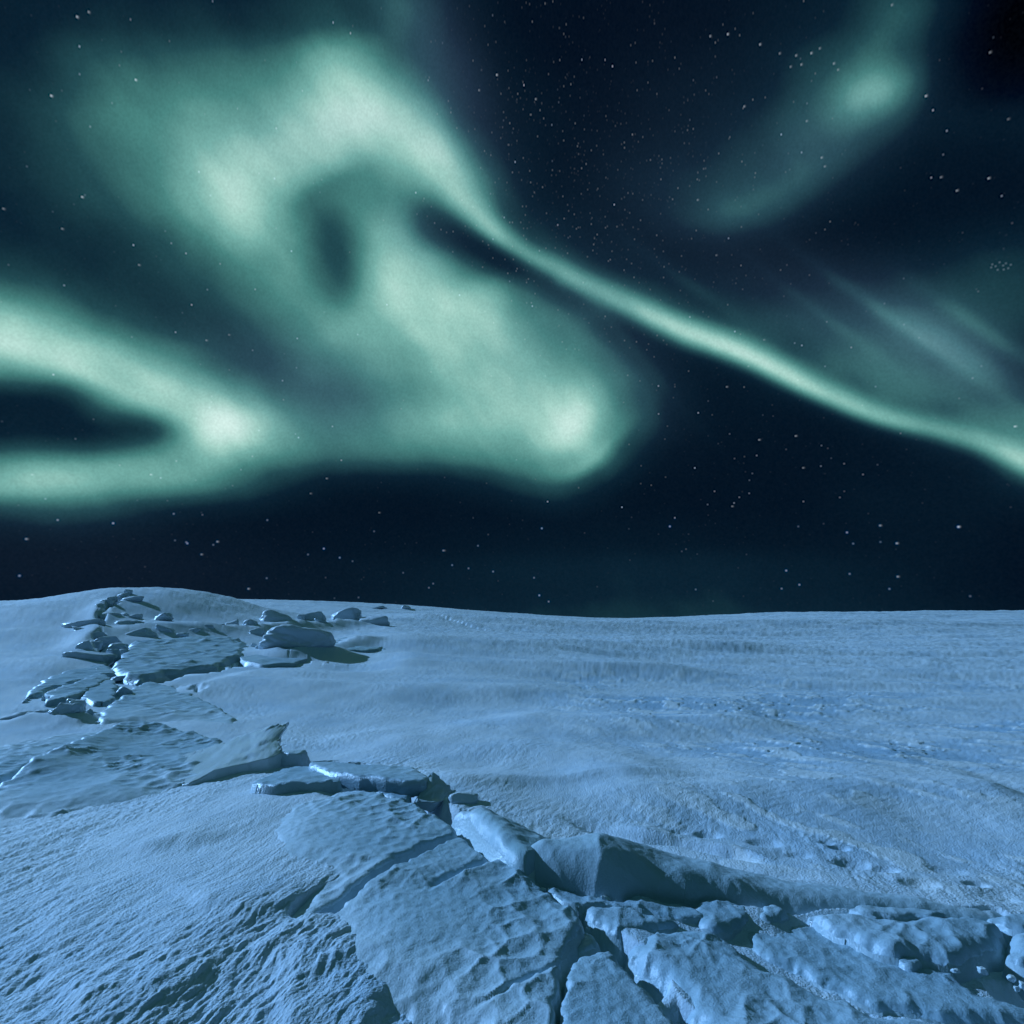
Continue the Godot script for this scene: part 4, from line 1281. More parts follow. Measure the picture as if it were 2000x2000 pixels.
	zone(0.45, 0.3, [2.675, 3.857, 2.442, 3.907, 2.27, 3.809, 2.254, 3.629, 2.301, 3.488, 2.606, 3.451, 2.949, 3.865])
	zone(0.3, 0.12, [-5.556, 7.113, -5.723, 7.877, -5.809, 8.48, -6.013, 9.551, -6.14, 10.451, -6.284, 11.161, -5.928, 10.922, -5.748, 10.239, -5.605, 8.926, -5.48, 7.938, -5.311, 7.333, -5.185, 6.658])
	zone(0.6, 0.3, [-17.833, 30.721, -17.12, 28.599, -16.56, 27.115, -15.802, 25.629, -14.927, 24.332, -14.566, 24.113, -15.387, 25.657, -16.096, 26.975, -16.535, 28.082, -17.365, 30.332])
	zone(0.4, 0.2, [-14.506, 23.731, -13.486, 21.861, -12.29, 20.371, -11.018, 18.685, -10.326, 17.9, -11.427, 19.602, -13.121, 22.022, -14.087, 23.524])
	zone(0.35, 0.2, [-9.476, 15.169, -10.151, 17.005, -9.894, 16.896, -8.818, 15.243, -7.983, 13.756, -8.065, 13.74, -8.918, 15.22, -9.634, 16.263, -9.104, 14.798, -9.174, 14.207, -9.454, 14.433])
	zone(0.25, 0.15, [-8.295, 20.886, -8.088, 19.313, -8.478, 18.305, -8.962, 17.163, -8.707, 16.688, -8.111, 17.816, -7.794, 19.658, -7.945, 20.795])
	zone(0.3, 0.2, [-7.88, 16.042, -7.117, 15.253, -6.67, 14.592, -6.634, 14.749, -7.172, 15.559, -7.926, 16.374])


func ice_plates() -> void:
	plate("ice_plate", "large scalloped ice plate left of the main crack, its top end under the raised wedge", "ice plate", [-2.656, 6.135, -2.433, 6.625, -1.912, 6.595, -1.571, 6.512, -1.229, 6.247, -0.927, 5.975, -0.704, 5.717, -0.532, 5.489, -0.392, 5.259, -0.417, 5.208, -0.509, 5.091, -0.651, 4.884, -0.742, 4.742, -0.819, 4.577, -0.896, 4.411, -0.957, 4.238, -1.056, 4.06, -1.156, 3.874, -1.235, 3.761, -1.334, 3.68, -1.478, 3.775, -1.691, 4.01, -1.982, 4.442, -2.253, 5.009, -2.453, 5.51],
		{"off": 0.05, "scallop": 0.023, "freq": 8, "frost": 0.55, "bumps": [[-0.25, 0.5, -2.116, 6.635, -2.609, 6.442, -2.409, 5.501, -2.146, 4.798, -1.925, 4.361, -1.72, 4.074]]})
	plate("ice_plate", "central scalloped ice plate between the diagonal crack and the narrow upright crack", "ice plate", [-0.37, 5.129, -0.469, 4.982, -0.58, 4.789, -0.675, 4.633, -0.758, 4.458, -0.836, 4.3, -0.902, 4.128, -1.021, 3.932, -1.15, 3.74, -1.264, 3.628, -1.276, 3.411, -1.082, 3.096, -0.8, 2.811, -0.535, 2.654, -0.309, 2.562, 0.133, 2.681, 0.159, 2.993, 0.172, 3.103, 0.186, 3.218, 0.205, 3.342, 0.225, 3.455, 0.25, 3.562, 0.281, 3.671, 0.333, 3.791, 0.371, 3.876, 0.367, 3.972, 0.337, 4.097, 0.236, 4.191, 0.188, 4.298, 0.125, 4.409, 0.06, 4.494, -0.033, 4.62, -0.143, 4.696, -0.235, 4.846, -0.302, 4.983],
		{"off": 0.06, "scallop": 0.023, "freq": 7, "frost": 0.5, "bumps": [[-0.22, 0.4, -1.303, 3.598, -1.235, 3.368, -1.04, 3.097, -0.78, 2.872, -0.47, 2.683]], "grooves": [[0.035, 0.07, 0.03, -0.133, 4.68, -0.227, 4.578, -0.316, 4.466, -0.412, 4.345, -0.486, 4.248, -0.583, 4.141], [0.014, 0.035, 0.012, 0.224, 3.446, 0.116, 3.374, 0, 3.272, -0.109, 3.178, -0.233, 3.089]]})
	plate("ice_plate", "narrow triangular ice plate between the upright crack and the deep diagonal crack", "ice plate", [0.276, 3.495, 0.326, 3.566, 0.39, 3.607, 0.461, 3.65, 0.489, 3.597, 0.507, 3.535, 0.53, 3.457, 0.549, 3.373, 0.584, 3.295, 0.617, 3.213, 0.637, 3.127, 0.655, 3.042, 0.733, 2.724, 0.172, 2.699, 0.198, 3.001, 0.212, 3.103, 0.229, 3.241, 0.248, 3.367],
		{"off": 0.05, "scallop": 0.023, "freq": 7, "frost": 0.5})
	plate("ice_fragment", "small pointed ice chip wedged where the two cracks meet", "ice fragment", [0.416, 4, 0.438, 3.926, 0.445, 3.853, 0.449, 3.782, 0.366, 3.715, 0.297, 3.668, 0.327, 3.79, 0.377, 3.919],
		{"off": 0, "scallop": 0.012, "frost": 0.4, "jag": 0.008})
	plate("ice_plate", "rounded scalloped ice slab with smooth sloping face right of the deep diagonal crack", "ice plate", [0.583, 3.776, 0.655, 3.88, 0.728, 3.936, 0.83, 3.96, 0.942, 4.01, 1.065, 3.98, 1.131, 3.962, 1.166, 3.857, 1.199, 3.678, 1.249, 3.59, 1.342, 3.509, 1.385, 3.41, 1.431, 3.364, 1.502, 3.321, 1.537, 3.249, 1.588, 3.207, 1.688, 3.204, 1.817, 3.159, 1.968, 3.138, 2.145, 3.118, 1.985, 2.785, 0.868, 2.747, 0.791, 2.986, 0.751, 3.142, 0.732, 3.31, 0.667, 3.476, 0.605, 3.605],
		{"off": 0.04, "bevel": 0.13, "scallop": 0.023, "freq": 7, "flare": 0.2, "frost": 0.5})
	plate("ice_block", "low flat-topped ice block with smooth face at head of the deep crack", "ice block", [0.41, 4.169, 0.489, 4.222, 0.593, 4.222, 0.729, 4.159, 0.945, 4.093, 0.812, 4.007, 0.648, 3.933, 0.554, 3.875, 0.5, 3.975, 0.45, 4.063],
		{"off": 0.03, "bevel": 0.06, "scallop": 0.018, "flare": 0.3, "frost": 0.5})
	plate("ice_fragment", "thin ice strip lying against foot of the dark ice wall", "ice fragment", [0.205, 4.415, 0.241, 4.443, 0.413, 4.343, 0.644, 4.284, 0.72, 4.353, 0.779, 4.407, 0.819, 4.346, 1.056, 4.276, 1.13, 4.14, 0.955, 4.132, 0.736, 4.199, 0.519, 4.224, 0.373, 4.182, 0.292, 4.246],
		{"off": 0.02, "scallop": 0.016, "frost": 0.35, "bevel": 0.02})
	plate("ice_block", "squat crusted ice block just below the wall, beside the flat-topped block", "ice block", [1.055, 4.327, 1.17, 4.379, 1.351, 4.371, 1.416, 4.311, 1.355, 4.164, 1.255, 4.081, 1.163, 4.014, 1.084, 4.031, 1.029, 4.089],
		{"off": 0.02, "bevel": 0.05, "scallop": 0.02, "freq": 8, "frost": 0.5})
	plate("ice_fragment", "small peaked ice lump under the wall between two larger blocks", "ice fragment", [1.402, 4.212, 1.493, 4.337, 1.568, 4.375, 1.619, 4.313, 1.62, 4.24, 1.52, 4.175, 1.414, 4.124],
		{"off": 0.03, "bevel": 0.05, "scallop": 0.02, "freq": 8})
	plate("ice_plate", "dark rough ice plate between the rounded slab and the pale tilted slab", "ice plate", [1.287, 4.188, 1.403, 4.268, 1.674, 4.423, 1.788, 4.472, 1.869, 4.309, 1.947, 4.139, 1.984, 4.072, 1.993, 3.934, 2.064, 3.869, 2.174, 3.875, 2.214, 3.81, 2.207, 3.68, 2.218, 3.513, 2.354, 3.438, 2.551, 3.392, 2.384, 3.298, 1.942, 3.344, 1.792, 3.4, 1.653, 3.445, 1.531, 3.588, 1.437, 3.714, 1.324, 3.821, 1.271, 3.975],
		{"off": -0.035, "scallop": 0.018, "freq": 8, "bevel": 0.06, "frost": 0.25, "bare": Color(0.36, 0.52, 0.62)})
	plate("ice_plate", "pale tilted ice slab with overhanging front edge near right side of the rubble", "ice plate", [1.715, 4.217, 1.86, 4.236, 2.061, 4.208, 2.247, 4.163, 2.506, 4.204, 2.658, 4.225, 2.696, 4.128, 2.714, 4.042, 2.609, 3.942, 2.495, 3.865, 2.338, 3.767, 2.221, 3.723, 2.146, 3.714, 2.07, 3.777, 1.904, 3.785, 1.886, 3.86, 1.843, 3.929, 1.778, 4.038],
		{"off": 0.05, "bevel": 0.08, "scallop": 0.018, "freq": 8, "thick": 0.4, "frost": 0.7, "flare": 0.1})
	plate("ice_fragment", "thin pale ice slab lying behind the pale tilted slab", "ice fragment", [1.917, 4.216, 1.97, 4.257, 2.154, 4.277, 2.327, 4.25, 2.437, 4.212, 2.473, 4.185, 2.378, 4.131, 2.146, 4.139, 2.011, 4.159],
		{"off": 0.07, "bevel": 0.03, "scallop": 0.012, "frost": 0.8, "thick": 0.5})
	plate("ice_block", "pale ice block at the frame edge behind the tilted slab's tip", "ice block", [2.729, 4.192, 2.852, 4.239, 2.987, 4.266, 3.186, 4.286, 3.081, 4.12, 2.781, 4.044, 2.759, 4.103],
		{"off": 0.05, "bevel": 0.05, "scallop": 0.012, "frost": 0.7})
	plate("ice_block", "smooth rounded ice block at the frame edge in front of the tilted slab's tip", "ice block", [2.716, 4.003, 2.823, 4.046, 3.01, 4.065, 2.786, 3.719, 2.553, 3.701, 2.525, 3.778, 2.633, 3.912],
		{"off": 0.06, "bevel": 0.1, "scallop": 0.012, "frost": 0.55, "flare": 0.2})
	plate("ice_fragment", "small angular ice chip below front edge of the tilted slab", "ice fragment", [1.959, 3.761, 2.045, 3.821, 2.081, 3.8, 2.069, 3.745, 1.982, 3.699],
		{"off": 0, "bevel": 0.01, "scallop": 0.005, "jag": 0.005, "frost": 0.6, "thick": 0.12})
	plate("ice_wall", "smooth ice wall along far side of the main crack, upper left stretch", "ice wall", [-0.459, 5.604, -0.37, 5.489, -0.281, 5.238, -0.137, 4.827, 0, 4.533, 0.082, 4.449, 0.198, 4.654, 0.362, 5.077, 0.463, 5.391, 0.244, 5.659, 0.034, 5.828, -0.195, 5.882, -0.399, 5.824],
		{"off": 0.06, "jag": 0.03, "jf": 4, "hf": 0, "bevel": 0.12, "scallop": 0.05, "freq": 5, "flare": 0.25, "frost": 0.12, "thick": 0.8, "bare": Color(0.33, 0.49, 0.55), "bumps": [[0.12, 0.4, -0.372, 5.515, -0.27, 5.385, -0.036, 4.986, 0.085, 4.633], [-0.2, 0.35, -0.468, 5.901, -0.174, 6.02, 0.249, 5.776, 0.509, 5.467]]})
	plate("ice_wall", "long dark glassy ice wall facing the camera behind the main crack", "ice wall", [0.165, 5.042, 0.084, 4.902, 0.054, 4.726, 0.085, 4.592, 0.159, 4.49, 0.262, 4.413, 0.36, 4.367, 0.628, 4.312, 0.821, 4.394, 1.075, 4.338, 1.231, 4.374, 1.433, 4.337, 1.721, 4.313, 1.969, 4.326, 2.432, 4.295, 2.728, 4.249, 3.007, 4.288, 3.442, 4.27, 3.801, 4.685, 3.023, 4.754, 2.437, 4.916, 1.831, 5.152, 1.449, 5.347, 1.037, 5.575, 0.606, 5.636, 0.347, 5.395, 0.183, 5.121],
		{"off": 0.05, "jag": 0.03, "jf": 4, "hf": 0, "bevel": 0.2, "scallop": 0.03, "freq": 3, "flare": 0.22, "frost": 0.4, "thick": 0.8, "bare": Color(0.33, 0.48, 0.55), "bumps": [[0.15, 0.45, 0.066, 4.658, 0.266, 4.696, 0.498, 4.687], [0.06, 0.4, 0.661, 4.664, 0.975, 4.597, 1.215, 4.532], [-0.22, 0.35, 0.226, 5.278, 0.617, 5.737, 1.062, 5.704, 1.478, 5.45, 1.867, 5.246, 2.482, 5, 3.075, 4.831, 3.849, 4.741]]})
	plate("ice_plate", "thin ice slab bridging a dark hollow right of the raised wedge", "ice plate", [-2.115, 7.237, -1.87, 7.285, -1.485, 7.051, -1.026, 6.939, -0.793, 6.612, -0.765, 6.277, -0.965, 6.278, -1.194, 6.377, -1.418, 6.505, -1.657, 6.663, -1.938, 6.951],
		{"off": 0.14, "bevel": 0.03, "scallop": 0.014, "frost": 0.9, "thick": 0.12, "under": true})
	plate("ice_plate", "flat shaded ice plate under the raised wedge with a broken tip", "ice plate", [-2.391, 6.506, -2.41, 7.053, -2.276, 7.439, -2.016, 7.215, -1.762, 7.02, -1.651, 6.685, -1.562, 6.467, -1.872, 6.456, -2.132, 6.398],
		{"off": 0.09, "bevel": 0.02, "scallop": 0.014, "frost": 0.5})
	plate("ice_fragment", "flat ice piece lying in the crack below the bridging slab", "ice fragment", [-1.413, 6.613, -1.274, 6.76, -1.011, 6.647, -0.871, 6.218, -0.933, 6.1, -1.167, 6.33],
		{"off": 0.02, "bevel": 0.02, "scallop": 0.01, "frost": 0.5})
	plate("ice_plate", "scalloped ice plate at the left frame edge above the long curved crack", "ice plate", [-8.029, 10.117, -8.174, 11.091, -7.733, 11.769, -7.051, 11.654, -6.334, 11.138, -6.039, 10.743, -5.92, 10.266, -5.891, 9.935, -5.906, 9.43, -5.761, 8.847, -5.558, 8.069, -5.444, 7.499, -5.387, 6.896],
		{"off": 0.05, "scallop": 0.034, "freq": 5.5, "frost": 0.7, "bevel": 0.12, "flare": 0.3, "bumps": [[-0.3, 1, -7.967, 10.042, -8.107, 11.003, -7.667, 11.671, -7.113, 11.752]]})
	plate("ice_plate", "broad scalloped ice plate left of the wedge below the long curved crack", "ice plate", [-5.851, 10.416, -5.581, 10.582, -4.676, 10.266, -3.982, 9.698, -3.706, 8.743, -3.166, 7.632, -2.672, 6.369, -2.644, 5.915, -3.084, 5.719, -3.579, 5.547, -3.96, 5.231, -5.02, 6.331, -5.166, 7.128, -5.301, 7.707, -5.487, 8.438, -5.609, 9.02, -5.727, 9.794],
		{"off": 0.07, "scallop": 0.034, "freq": 5.5, "frost": 0.65, "bevel": 0.05, "bumps": [[-0.3, 0.8, -2.61, 6.668, -2.687, 6.009, -3.132, 5.805, -3.632, 5.625, -4.012, 5.297], [0.12, 0.5, -5.38, 7.864, -5.641, 9.018, -5.851, 10.416, -5.432, 10.553]]})
	plate("ice_plate", "rippled ice plate sloping up to the ridge above the curved crack", "ice plate", [-7.448, 12.847, -8.175, 14.739, -8.539, 16.136, -7.511, 15.296, -6.533, 14.196, -5.314, 12.717, -4.068, 10.819, -4.137, 10.063, -4.73, 10.379, -5.543, 10.758, -5.97, 10.66, -6.747, 11.295, -7.159, 12.107],
		{"off": 0.08, "scallop": 0.034, "freq": 4, "frost": 0.75, "bevel": 0.06, "bumps": [[-0.3, 0.9, -3.994, 10.629, -4.101, 9.977, -4.689, 10.292, -5.449, 10.581]]})
	plate("ice_plate", "small dark ice plate split by a short upright crack on the ridge", "ice plate", [-9.056, 14.549, -9.328, 15.275, -9.436, 15.921, -9.172, 15.817, -8.534, 14.822, -7.665, 13.256, -7.711, 12.852, -8.302, 13.404],
		{"off": 0.1, "scallop": 0.02, "freq": 3, "frost": 0.4})
	plate("ice_plate", "arched ice slab over a dark hollow at left of the ridge", "ice plate", [-9.259, 13.697, -9.608, 14.669, -9.545, 15.163, -10.006, 16.25, -9.842, 16.478, -9.432, 16.046, -9.111, 15.104, -8.71, 13.955, -8.489, 13.154, -8.588, 12.871],
		{"off": 0.13, "scallop": 0.05, "freq": 3, "frost": 0.6, "thick": 0.2, "under": true})
	plate("ice_plate", "striped ice plate facing left below the ridge blocks", "ice plate", [-10.065, 14.4, -10.994, 16.366, -11.306, 17.781, -10.9, 18.317, -9.832, 17.053, -9.941, 16.648, -9.89, 15.615, -9.825, 14.676, -9.232, 12.975],
		{"off": 0.08, "scallop": 0.03, "freq": 2.4, "frost": 0.5, "bevel": 0.08})
	plate("ice_plate", "broad domed ice plate with layered front on the ridge beside the boulder", "ice plate", [-10.621, 18.12, -11.613, 20.216, -12.659, 22.731, -12.059, 23.724, -11.076, 25.176, -10.028, 25.094, -9.25, 23.722, -8.494, 21.39, -8.309, 19.8, -8.2, 18.89, -8.526, 18.096, -8.802, 17.474, -8.732, 16.147, -9.325, 16.439, -9.999, 17.195],
		{"off": 0.13, "scallop": 0.06, "freq": 2.4, "frost": 0.6, "bevel": 0.2, "jag": 0.1})
	plate("ice_plate", "low flat ice slab with dark lip in front of the boulder", "ice plate", [-8.379, 21.076, -8.146, 22.141, -7.317, 22.159, -6.48, 21.606, -6.529, 20.512, -7.138, 19.865, -7.9, 20.276],
		{"off": 0.08, "scallop": 0.03, "freq": 1.5, "frost": 0.8})
	plate("ice_plate", "lens-shaped ice slab with dark underside right of the boulder", "ice plate", [-6.679, 24.66, -7.083, 27.234, -6.899, 29.489, -5.728, 28.677, -5.296, 27.574, -4.731, 26.201, -4.939, 24.793, -5.428, 24.078, -5.971, 23.717],
		{"off": 0.15, "scallop": 0.05, "freq": 1.5, "frost": 0.5, "bevel": 0.1, "thick": 0.4, "flare": -0.4})
	plate("ice_plate", "thin dark ice sliver at far right end of the rubble", "ice plate", [-5.211, 26.138, -4.858, 26.897, -3.894, 25.284, -4.713, 25.082],
		{"off": 0.12, "scallop": 0.02, "freq": 2, "frost": 0.3})
	sheet("upturned_ice_shard", "upturned translucent ice wedge with a pointed tip, rising beside the crack", "ice shard", 6, [-3.362, 0.207, -7.141, -3.232, 0.235, -7.1, -3.074, 0.321, -7.35, -2.879, 0.334, -7.6, -2.668, 0.37, -7.7, -2.592, 0.403, -7.9, -3.878, 0.189, -7.87, -3.662, 0.222, -7.75, -3.341, 0.315, -7.9, -3.042, 0.409, -8, -2.849, 0.484, -8.1, -2.752, 0.486, -8.25, -4.442, 0.192, -8.7, -4.143, 0.238, -8.6, -3.714, 0.364, -8.6, -3.346, 0.491, -8.6, -2.975, 0.606, -8.6, -2.807, 0.637, -8.7], 0.2, 0.026,
		{"snow": 0.7, "bare": Color(0.82, 0.91, 0.94)})
	sheet("upright_ice_shard", "small upright rounded ice shard at the end of the bridging slab", "ice shard", 4, [-0.839, 0.279, -6.183, -0.73, 0.273, -6.134, -0.624, 0.268, -6.176, -0.521, 0.264, -6.552, -0.809, 0.341, -6.35, -0.727, 0.358, -6.35, -0.658, 0.348, -6.4, -0.574, 0.328, -6.5, -0.765, 0.439, -6.5, -0.733, 0.457, -6.5, -0.694, 0.43, -6.5, -0.656, 0.38, -6.55], 0.12, 0.02,
		{"snow": 0.3})


func ice_blocks() -> void:
	block("ice_block", "big smooth snow-topped ice boulder in the rubble on the ridge", "", -7.47, 23.59, Vector3(2.78, 1.3, 2.32), 0, 1, {"res": 24, "planes": 5, "rough": 0.12, "sharp": 5, "rise": 0.22})
	block("ice_block", "long pale ice block topping the rubble row, left of the paired blocks", "", -10.79, 30.81, Vector3(1.79, 0.87, 0.99), 0, 2, {"res": 14, "sharp": 8})
	block("ice_block", "small dark ice block between the two pale blocks of the rubble row", "", -10.57, 34, Vector3(0.5, 0.41, 0.37), 0, 3, {})
	block("ice_block", "pale pointed ice block near middle of the far rubble row", "", -9.95, 34.36, Vector3(1.06, 0.83, 0.68), 0, 4, {"res": 14})
	block("ice_block", "broad pale ice block with slanting right face in the far rubble row", "", -9.41, 37.79, Vector3(1.89, 0.99, 1.05), 0, 5, {"res": 14, "sharp": 9})
	block("ice_block", "dark ice block tapering to the right end of the far rubble row", "", -7.49, 36.76, Vector3(1.84, 0.89, 1.02), 0, 6, {"res": 14, "snow": 0.4})
	block("ice_block", "darker ice block leaning below the pale pointed block", "", -8.95, 32.54, Vector3(0.89, 0.39, 0.58), 0, 7, {"snow": 0.4})
	block("ice_block", "dark ice chunk low in front of the broad pale block", "", -9.04, 35.73, Vector3(0.69, 0.36, 0.51), 0, 8, {"snow": 0.3})
	block("ice_block", "oval ice chunk at left end of the boulder", "", -10.09, 26.92, Vector3(0.7, 0.46, 0.52), 0, 9, {})
	block("ice_block", "crumbly ice block at left end of the long pale block", "", -11.06, 28.55, Vector3(0.78, 0.58, 0.58), 0, 10, {"rough": 0.12})
	block("ice_block", "pale ice lump left of the crumbly block", "", -11.64, 28.23, Vector3(0.59, 0.4, 0.44), 0, 11, {})
	block("ice_block", "round ice ball at the foot of the boulder's left side", "", -8.59, 23.26, Vector3(0.34, 0.31, 0.31), 0, 12, {"rough": 0.03})
	block("ice_block", "smaller round ice ball touching the first beside the boulder", "", -9.14, 24.1, Vector3(0.27, 0.22, 0.25), 0, 13, {"rough": 0.03})
	block("ice_block", "dark ice chunk under the boulder's right end", "", -6.7, 26.32, Vector3(0.55, 0.32, 0.36), 0, 14, {"snow": 0.2})
	block("ice_block", "snow-capped ice lump in the middle of the rubble band, left of the pale lump", "", -11.64, 27.06, Vector3(0.53, 0.38, 0.39), 0, 15, {})
	block("ice_block", "lumpy ice block above the domed plate's rear edge", "", -11.78, 26.33, Vector3(0.6, 0.4, 0.44), 0, 16, {"rough": 0.1})
	block("ice_block", "low ice block at the rear left of the domed plate", "", -12.03, 25.54, Vector3(0.62, 0.34, 0.46), 0, 17, {})
	block("ice_block", "lone snowy ice lump on the hillside above the rubble band", "", -14.04, 27.17, Vector3(0.79, 0.44, 0.59), 0, 18, {"rough": 0.14, "snow": 1})
	block("ice_block", "jagged ice block with a bright glint in the rubble band", "", -13.6, 25.26, Vector3(0.45, 0.43, 0.33), 0, 19, {"clear": true})
	block("ice_block", "grey ice block right of the glinting block", "", -13.2, 25.11, Vector3(0.53, 0.36, 0.39), 0, 20, {})
	block("ice_block", "wide ice block in the rubble band above the domed plate", "", -12.71, 25.02, Vector3(0.81, 0.38, 0.52), 0, 21, {"rough": 0.1})
	block("ice_block", "small ice chunk at the right end of the wide block", "", -12.62, 25.8, Vector3(0.5, 0.34, 0.37), 0, 22, {})
	block("ice_block", "flat ice chunk in front of the wide block", "", -12.01, 24.72, Vector3(0.52, 0.28, 0.39), 0, 23, {})
	block("ice_block", "dark wedge-shaped ice slab in the rubble left of the domed plate", "", -13.05, 23.9, Vector3(1.08, 0.48, 0.7), 0, 24, {"snow": 0.5, "roll": 0.25})
	block("ice_block", "pale ice lump on the hillside right of the crest seam", "", -15.4, 26.75, Vector3(0.48, 0.27, 0.35), 0, 25, {})
	block("ice_block", "second pale lump right of the crest seam, further right", "", -14.9, 26.61, Vector3(0.56, 0.3, 0.41), 0, 26, {})
	block("ice_block", "broken ice heap just below the lumps right of the seam", "", -14.54, 25.35, Vector3(0.82, 0.38, 0.53), 0, 27, {"rough": 0.12})
	block("ice_block", "ice heap with ragged top beside the broken heap", "", -14.06, 25.44, Vector3(0.66, 0.36, 0.49), 0, 28, {"rough": 0.14})
	block("ice_block", "topmost ice block of the crest seam on the hilltop", "", -17.44, 30.43, Vector3(0.44, 0.28, 0.37), 0, 29, {})
	block("ice_block", "second ice block from the hilltop along the crest seam", "", -17.15, 29.57, Vector3(0.43, 0.3, 0.36), 0, 30, {})
	block("ice_block", "long ice lip on the right side of the crest seam", "", -16.52, 29.32, Vector3(0.95, 0.33, 0.53), 0, 31, {"snow": 0.5})
	block("ice_block", "ice chunk on the left side of the crest seam near the hilltop", "", -17.19, 28.91, Vector3(0.52, 0.29, 0.38), 0, 32, {})
	block("ice_block", "squarish ice block at the bend of the crest seam", "", -16.9, 28.04, Vector3(0.45, 0.43, 0.38), 0, 33, {})
	block("ice_block", "ice block just below the bend of the crest seam", "", -16.69, 27.37, Vector3(0.44, 0.39, 0.37), 0, 34, {})
	block("ice_block", "ice block leaning over the dark gap in the crest seam", "", -16.4, 26.6, Vector3(0.56, 0.38, 0.41), 0, 35, {})
	block("ice_block", "rounded ice block right of the dark gap in the seam", "", -15.72, 26.23, Vector3(0.68, 0.42, 0.5), 0, 36, {"rough": 0.04})
	block("ice_block", "long ridge of ice ending above the dark gap, left of the seam", "", -15.45, 24.49, Vector3(1.66, 0.54, 0.61), 0, 37, {"res": 16, "roll": 0.24, "sharp": 6})
	block("ice_block", "flat ice slab below the long ice ridge", "", -14.84, 23.79, Vector3(0.84, 0.24, 0.63), 0, 38, {})
	block("ice_block", "heaped ice block below the seam's dark gap", "", -13.15, 22.2, Vector3(0.82, 0.49, 0.53), 0, 39, {"rough": 0.12, "res": 14})
	block("ice_block", "small pale block on the left of the heaped block", "", -13.97, 22.87, Vector3(0.55, 0.37, 0.41), 0, 40, {"rough": 0.1})
	block("ice_block", "leaning clear ice block with snowy top left of the heap", "", -12.95, 20.66, Vector3(0.54, 0.52, 0.3), 0, 41, {"clear": true, "res": 14})
	block("ice_block", "tiny clear ice chip left of the leaning block", "", -13.55, 21.03, Vector3(0.22, 0.23, 0.16), 0, 42, {"clear": true})
	block("ice_block", "glittering clear ice chunk behind the leaning block", "", -13.16, 21.46, Vector3(0.45, 0.39, 0.33), 0, 43, {"clear": true, "rough": 0.12})
	block("ice_block", "grey ice slab leaning right of the heaped block", "", -12.46, 21.54, Vector3(0.56, 0.39, 0.36), 0, 44, {"roll": -0.3})
	block("ice_block", "dark clear ice block standing over the seam below the heap", "", -11.39, 19.51, Vector3(0.44, 0.55, 0.33), 0, 45, {"clear": true, "snow": 0.2})
	block("ice_block", "pale ice chunk beside the domed plate's left end", "", -11.77, 20.69, Vector3(0.44, 0.31, 0.32), 0, 46, {})
	block("ice_block", "flat-topped ice block with a glassy front left of the seam", "", -11.75, 18.97, Vector3(1.13, 0.5, 0.63), 0, 47, {"res": 16, "clear": true, "sharp": 14})
	block("ice_block", "largest clear ice chunk of the glittering heap near the left edge", "", -7.44, 11.61, Vector3(0.43, 0.4, 0.32), 0, 48, {"clear": true, "res": 18, "rough": 0.13, "sharp": 8})
	block("ice_block", "clear ice chunk leaning on the left of the largest chunk", "", -7.61, 11.56, Vector3(0.32, 0.28, 0.24), 0, 61, {"clear": true, "res": 14, "rough": 0.14})
	block("ice_block", "rounded clear ice chunk behind the largest chunk", "", -7.81, 12.4, Vector3(0.4, 0.33, 0.3), 0, 62, {"clear": true, "res": 14, "rough": 0.12})
	block("ice_block", "bright glinting ice chunk right of the largest clear chunk", "", -7.24, 11.64, Vector3(0.25, 0.22, 0.18), 0, 49, {"clear": true, "res": 14, "rough": 0.16})
	block("ice_block", "glinting ice splinter at right end of the glittering heap", "", -7.13, 11.68, Vector3(0.15, 0.24, 0.08), 0, 63, {"clear": true, "roll": -0.35})
	block("ice_block", "small glinting lump between the two bright chunks", "", -7.1, 11.53, Vector3(0.13, 0.12, 0.1), 0, 64, {"clear": true})
	block("ice_block", "clear ice lump second from the left in the glittering heap", "", -7.91, 11.71, Vector3(0.28, 0.21, 0.21), 0, 50, {"clear": true, "res": 14, "rough": 0.12})
	block("ice_block", "low clear ice lump further left in the glittering heap", "", -8.09, 11.69, Vector3(0.3, 0.15, 0.22), 0, 51, {"clear": true})
	block("ice_block", "long low ice mound at left end of the glittering heap", "", -8.33, 11.71, Vector3(0.49, 0.15, 0.36), 0, 52, {"rough": 0.1})
	block("ice_block", "tiny upright ice splinter with a glint behind the glittering heap", "", -9.13, 13.5, Vector3(0.11, 0.15, 0.08), 0, 53, {"clear": true})
	block("ice_block", "small ice block right of the upright crack", "", -8.01, 14.24, Vector3(0.35, 0.29, 0.22), 0, 54, {"roll": -0.3})
	block("ice_block", "thin ice slab lying across the top of the upright crack", "", -9.46, 16.62, Vector3(0.59, 0.13, 0.38), 0, 55, {})
	block("ice_block", "thin ice slab right of the crack's top", "", -9.01, 16.42, Vector3(0.32, 0.13, 0.24), 0, 56, {})
	block("ice_block", "dark ice block behind the wedge's right side", "", -2.46, 7.94, Vector3(0.4, 0.29, 0.22), 0, 57, {"res": 14, "snow": 0.25, "rough": 0.05})
	block("ice_block", "low ice mound right of the upright rounded shard", "", -0.44, 6.22, Vector3(0.28, 0.14, 0.18), 0, 58, {"res": 14, "rough": 0.04, "snow": 0.4})
	block("ice_block", "little snow-covered peak on the horizon near mid view", "", -13.34, 83.98, Vector3(1.5, 0.77, 1.11), 0, 59, {"snow": 1})
	block("ice_block", "flat dark ice strip on the horizon left of the little peak", "", -16.21, 80.93, Vector3(2.23, 0.33, 1.24), 0, 60, {"snow": 0.3})
	block("ice_chip", "leftmost of the twelve small chips in rubble below the hilltop", "ice chips of the rubble band", -14.55, 25.31, Vector3(0.27, 0.14, 0.22), 0, 164, {"rise": 0.26, "rough": 0.12})
